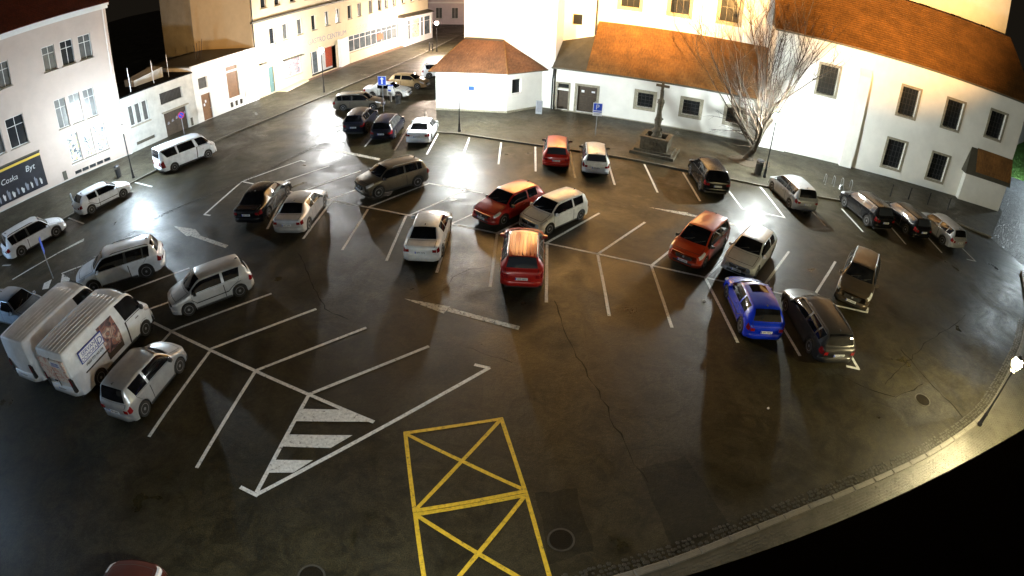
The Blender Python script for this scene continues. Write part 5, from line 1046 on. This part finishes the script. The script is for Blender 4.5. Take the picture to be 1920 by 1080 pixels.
# ------------------------------------------------------------------ wayside cross
cr_ = empty("wayside_cross", (10.05, 38.75, .1), CA+R(-6), "weathered stone wayside cross on a boxed plinth by the kerb", "monument")
def blk(name, x0, y0, z0, x1, y1, z1, tp=.0): return MB().hexa([(x0, y0, z0), (x1, y0, z0), (x1, y1, z0), (x0, y1, z0)], [(x0+tp, y0+tp, z1), (x1-tp, y0+tp, z1), (x1-tp, y1-tp, z1), (x0+tp, y1-tp, z1)]).build(name, M['oldstone'], cr_)
blk("step", -1.65, -1.25, 0, 1.65, 1.55, .22, .04); blk("step", -1.4, -1.0, .221, 1.4, 1.3, .40, .03)
bxp = blk("plinth_box", -1.0, -.85, .401, 1.0, 1.0, .46)
for a in ((-1.0, -.85, 1.0, -.65), (-1.0, .8, 1.0, 1.0), (-1.0, -.649, -.8, .799), (.8, -.649, 1.0, .799)): blk("plinth_wall", a[0], a[1], .461, a[2], a[3], 1.25)
MB().box(-1.08, -.93, 1.251, 1.08, -.6, 1.36).build("coping", M['oldstone'], cr_); MB().box(-1.08, .74, 1.251, 1.08, 1.08, 1.36).build("coping", M['oldstone'], cr_); MB().box(-1.08, -.599, 1.251, -.76, .739, 1.36).build("coping", M['oldstone'], cr_); MB().box(.76, -.599, 1.251, 1.08, .739, 1.36).build("coping", M['oldstone'], cr_)
for k in range(3): MB().box(-.32+k*.24, -.875, .8, -.2+k*.24, -.851, 1.08).build("relief", M['door_dark'], cr_)
mb = MB(); mb.lathe([(.48, .46), (.46, 1.0), (.38, 1.3), (.30, 1.5), (.36, 1.62), (.40, 1.75), (.28, 1.9), (.22, 2.1), (.26, 2.5), (.30, 2.62), (.2, 2.75), (.17, 3.2), (.21, 3.7), (.25, 3.85), (.24, 4.0), (.15, 4.1), (.12, 4.75)], 12)
for i, v in enumerate(mb.v):
    if v[2] > 1.4: f = 1+.22*math.sin(v[2]*17+math.atan2(v[1], v[0])*3); mb.v[i] = (v[0]*f, v[1]*f, v[2])
mb.build("column", M['oldstone'], cr_, True)
mb = MB(); mb.box(-.09, -.09, 4.7, .09, .09, 5.4); mb.box(-.48, -.085, 4.98, .48, .085, 5.15); mb.build("cross", M['oldstone'], cr_)

# ------------------------------------------------------------------ bare tree
tr = empty("bare_tree", (17.75, 39.2, .1), 0, "bare winter tree with many upright branches in front of the church", "tree")
def limb(mb, p, d, L, r0, r1, n, wob, sides, grav=.0):
    pts = [Vector(p)]; d = Vector(d).normalized()
    for i in range(n):
        d = (d+Vector((random.gauss(0, wob), random.gauss(0, wob), random.gauss(0, wob*.5)+grav))).normalized(); pts.append(pts[-1]+d*L/n)
    mb.tube(pts, [r0+(r1-r0)*i/n for i in range(n+1)], sides, cap=False); return pts, d
tk = MB(); P, d = limb(tk, (0, 0, -.15), (.06, 0, 1), 1.6, .30, .24, 5, .05, 10)
fork = P[-1]; tk.lathe([(.52, -.05), (.38, .12), (.30, .35)], 10); tips = []
for k in range(10):
    a = k*2*math.pi/10+random.uniform(-.25, .25); tilt = random.uniform(.35, .8)+(.25 if math.cos(a) < -.2 else 0) if k % 3 else random.uniform(.08, .3); L_ = random.uniform(3.0, 4.6)
    Q, dd = limb(tk, fork-Vector((0, 0, random.uniform(0, .5))), (math.sin(tilt)*math.cos(a), math.sin(tilt)*math.sin(a), math.cos(tilt)), L_, .15, .085, 6, .07, 8, .06); tips.append((Q, dd, .085))
tk.build("trunk", M['bark'], tr, True)
cw2 = MB(); nb = 0
for Q, dd, r_ in tips:
    for j in range(3):
        st0 = Q[-1] if j == 0 else Q[random.randint(2, 5)]
        d1 = (dd+Vector((random.gauss(-.12, .34), random.gauss(0, .34), .30))).normalized(); Q1, e1 = limb(cw2, st0, d1, random.uniform(4.6, 8.2), .075 if j == 0 else .05, .016, 7, .06, 5, .04)
        for k in range(8):
            s0 = Q1[random.randint(1, 7)]; d2 = (e1+Vector((random.gauss(0, .5), random.gauss(0, .5), random.uniform(0, .5)))).normalized(); Q2, e2 = limb(cw2, s0, d2, random.uniform(1.6, 3.6), .022, .007, 5, .09, 4, .03)
            for q in range(7):
                s1 = Q2[random.randint(1, 5)]; d3 = (e2+Vector((random.gauss(0, .6), random.gauss(0, .6), random.uniform(-.1, .5)))).normalized(); limb(cw2, s1, d3, random.uniform(.5, 1.5), .009, .003, 3, .12, 3)
for k in range(30):                                          # low drooping shoots on the left side
    Q, dd, r_ = random.choice(tips); s0 = Q[random.randint(1, 4)]; d1 = Vector((random.uniform(-1, .2), random.uniform(-.7, .7), random.uniform(-.05, .5)))
    Q1, e1 = limb(cw2, s0, d1, random.uniform(1.6, 3.), .03, .010, 6, .12, 4)
    for q in range(7): limb(cw2, Q1[random.randint(1, 6)], e1+Vector((random.gauss(0, .6), random.gauss(0, .6), random.gauss(0, .4))), random.uniform(.4, 1.1), .010, .004, 3, .14, 3)
cw2.build("crown", M['twig'], tr, True)
pit = MB(); pts = [(17.75+1.7*math.cos(a)*(1+.1*math.sin(5*a)), 38.6+1.25*math.sin(a)*(1+.12*math.cos(3*a)), .0) for a in np.linspace(0, 6.283, 22)[:-1]]
pit.hexa([(x, y, .10) for x, y, z in pts], [(x, y, .135) for x, y, z in pts]); pit.build("tree_bed", M['soil'], kind="structure")
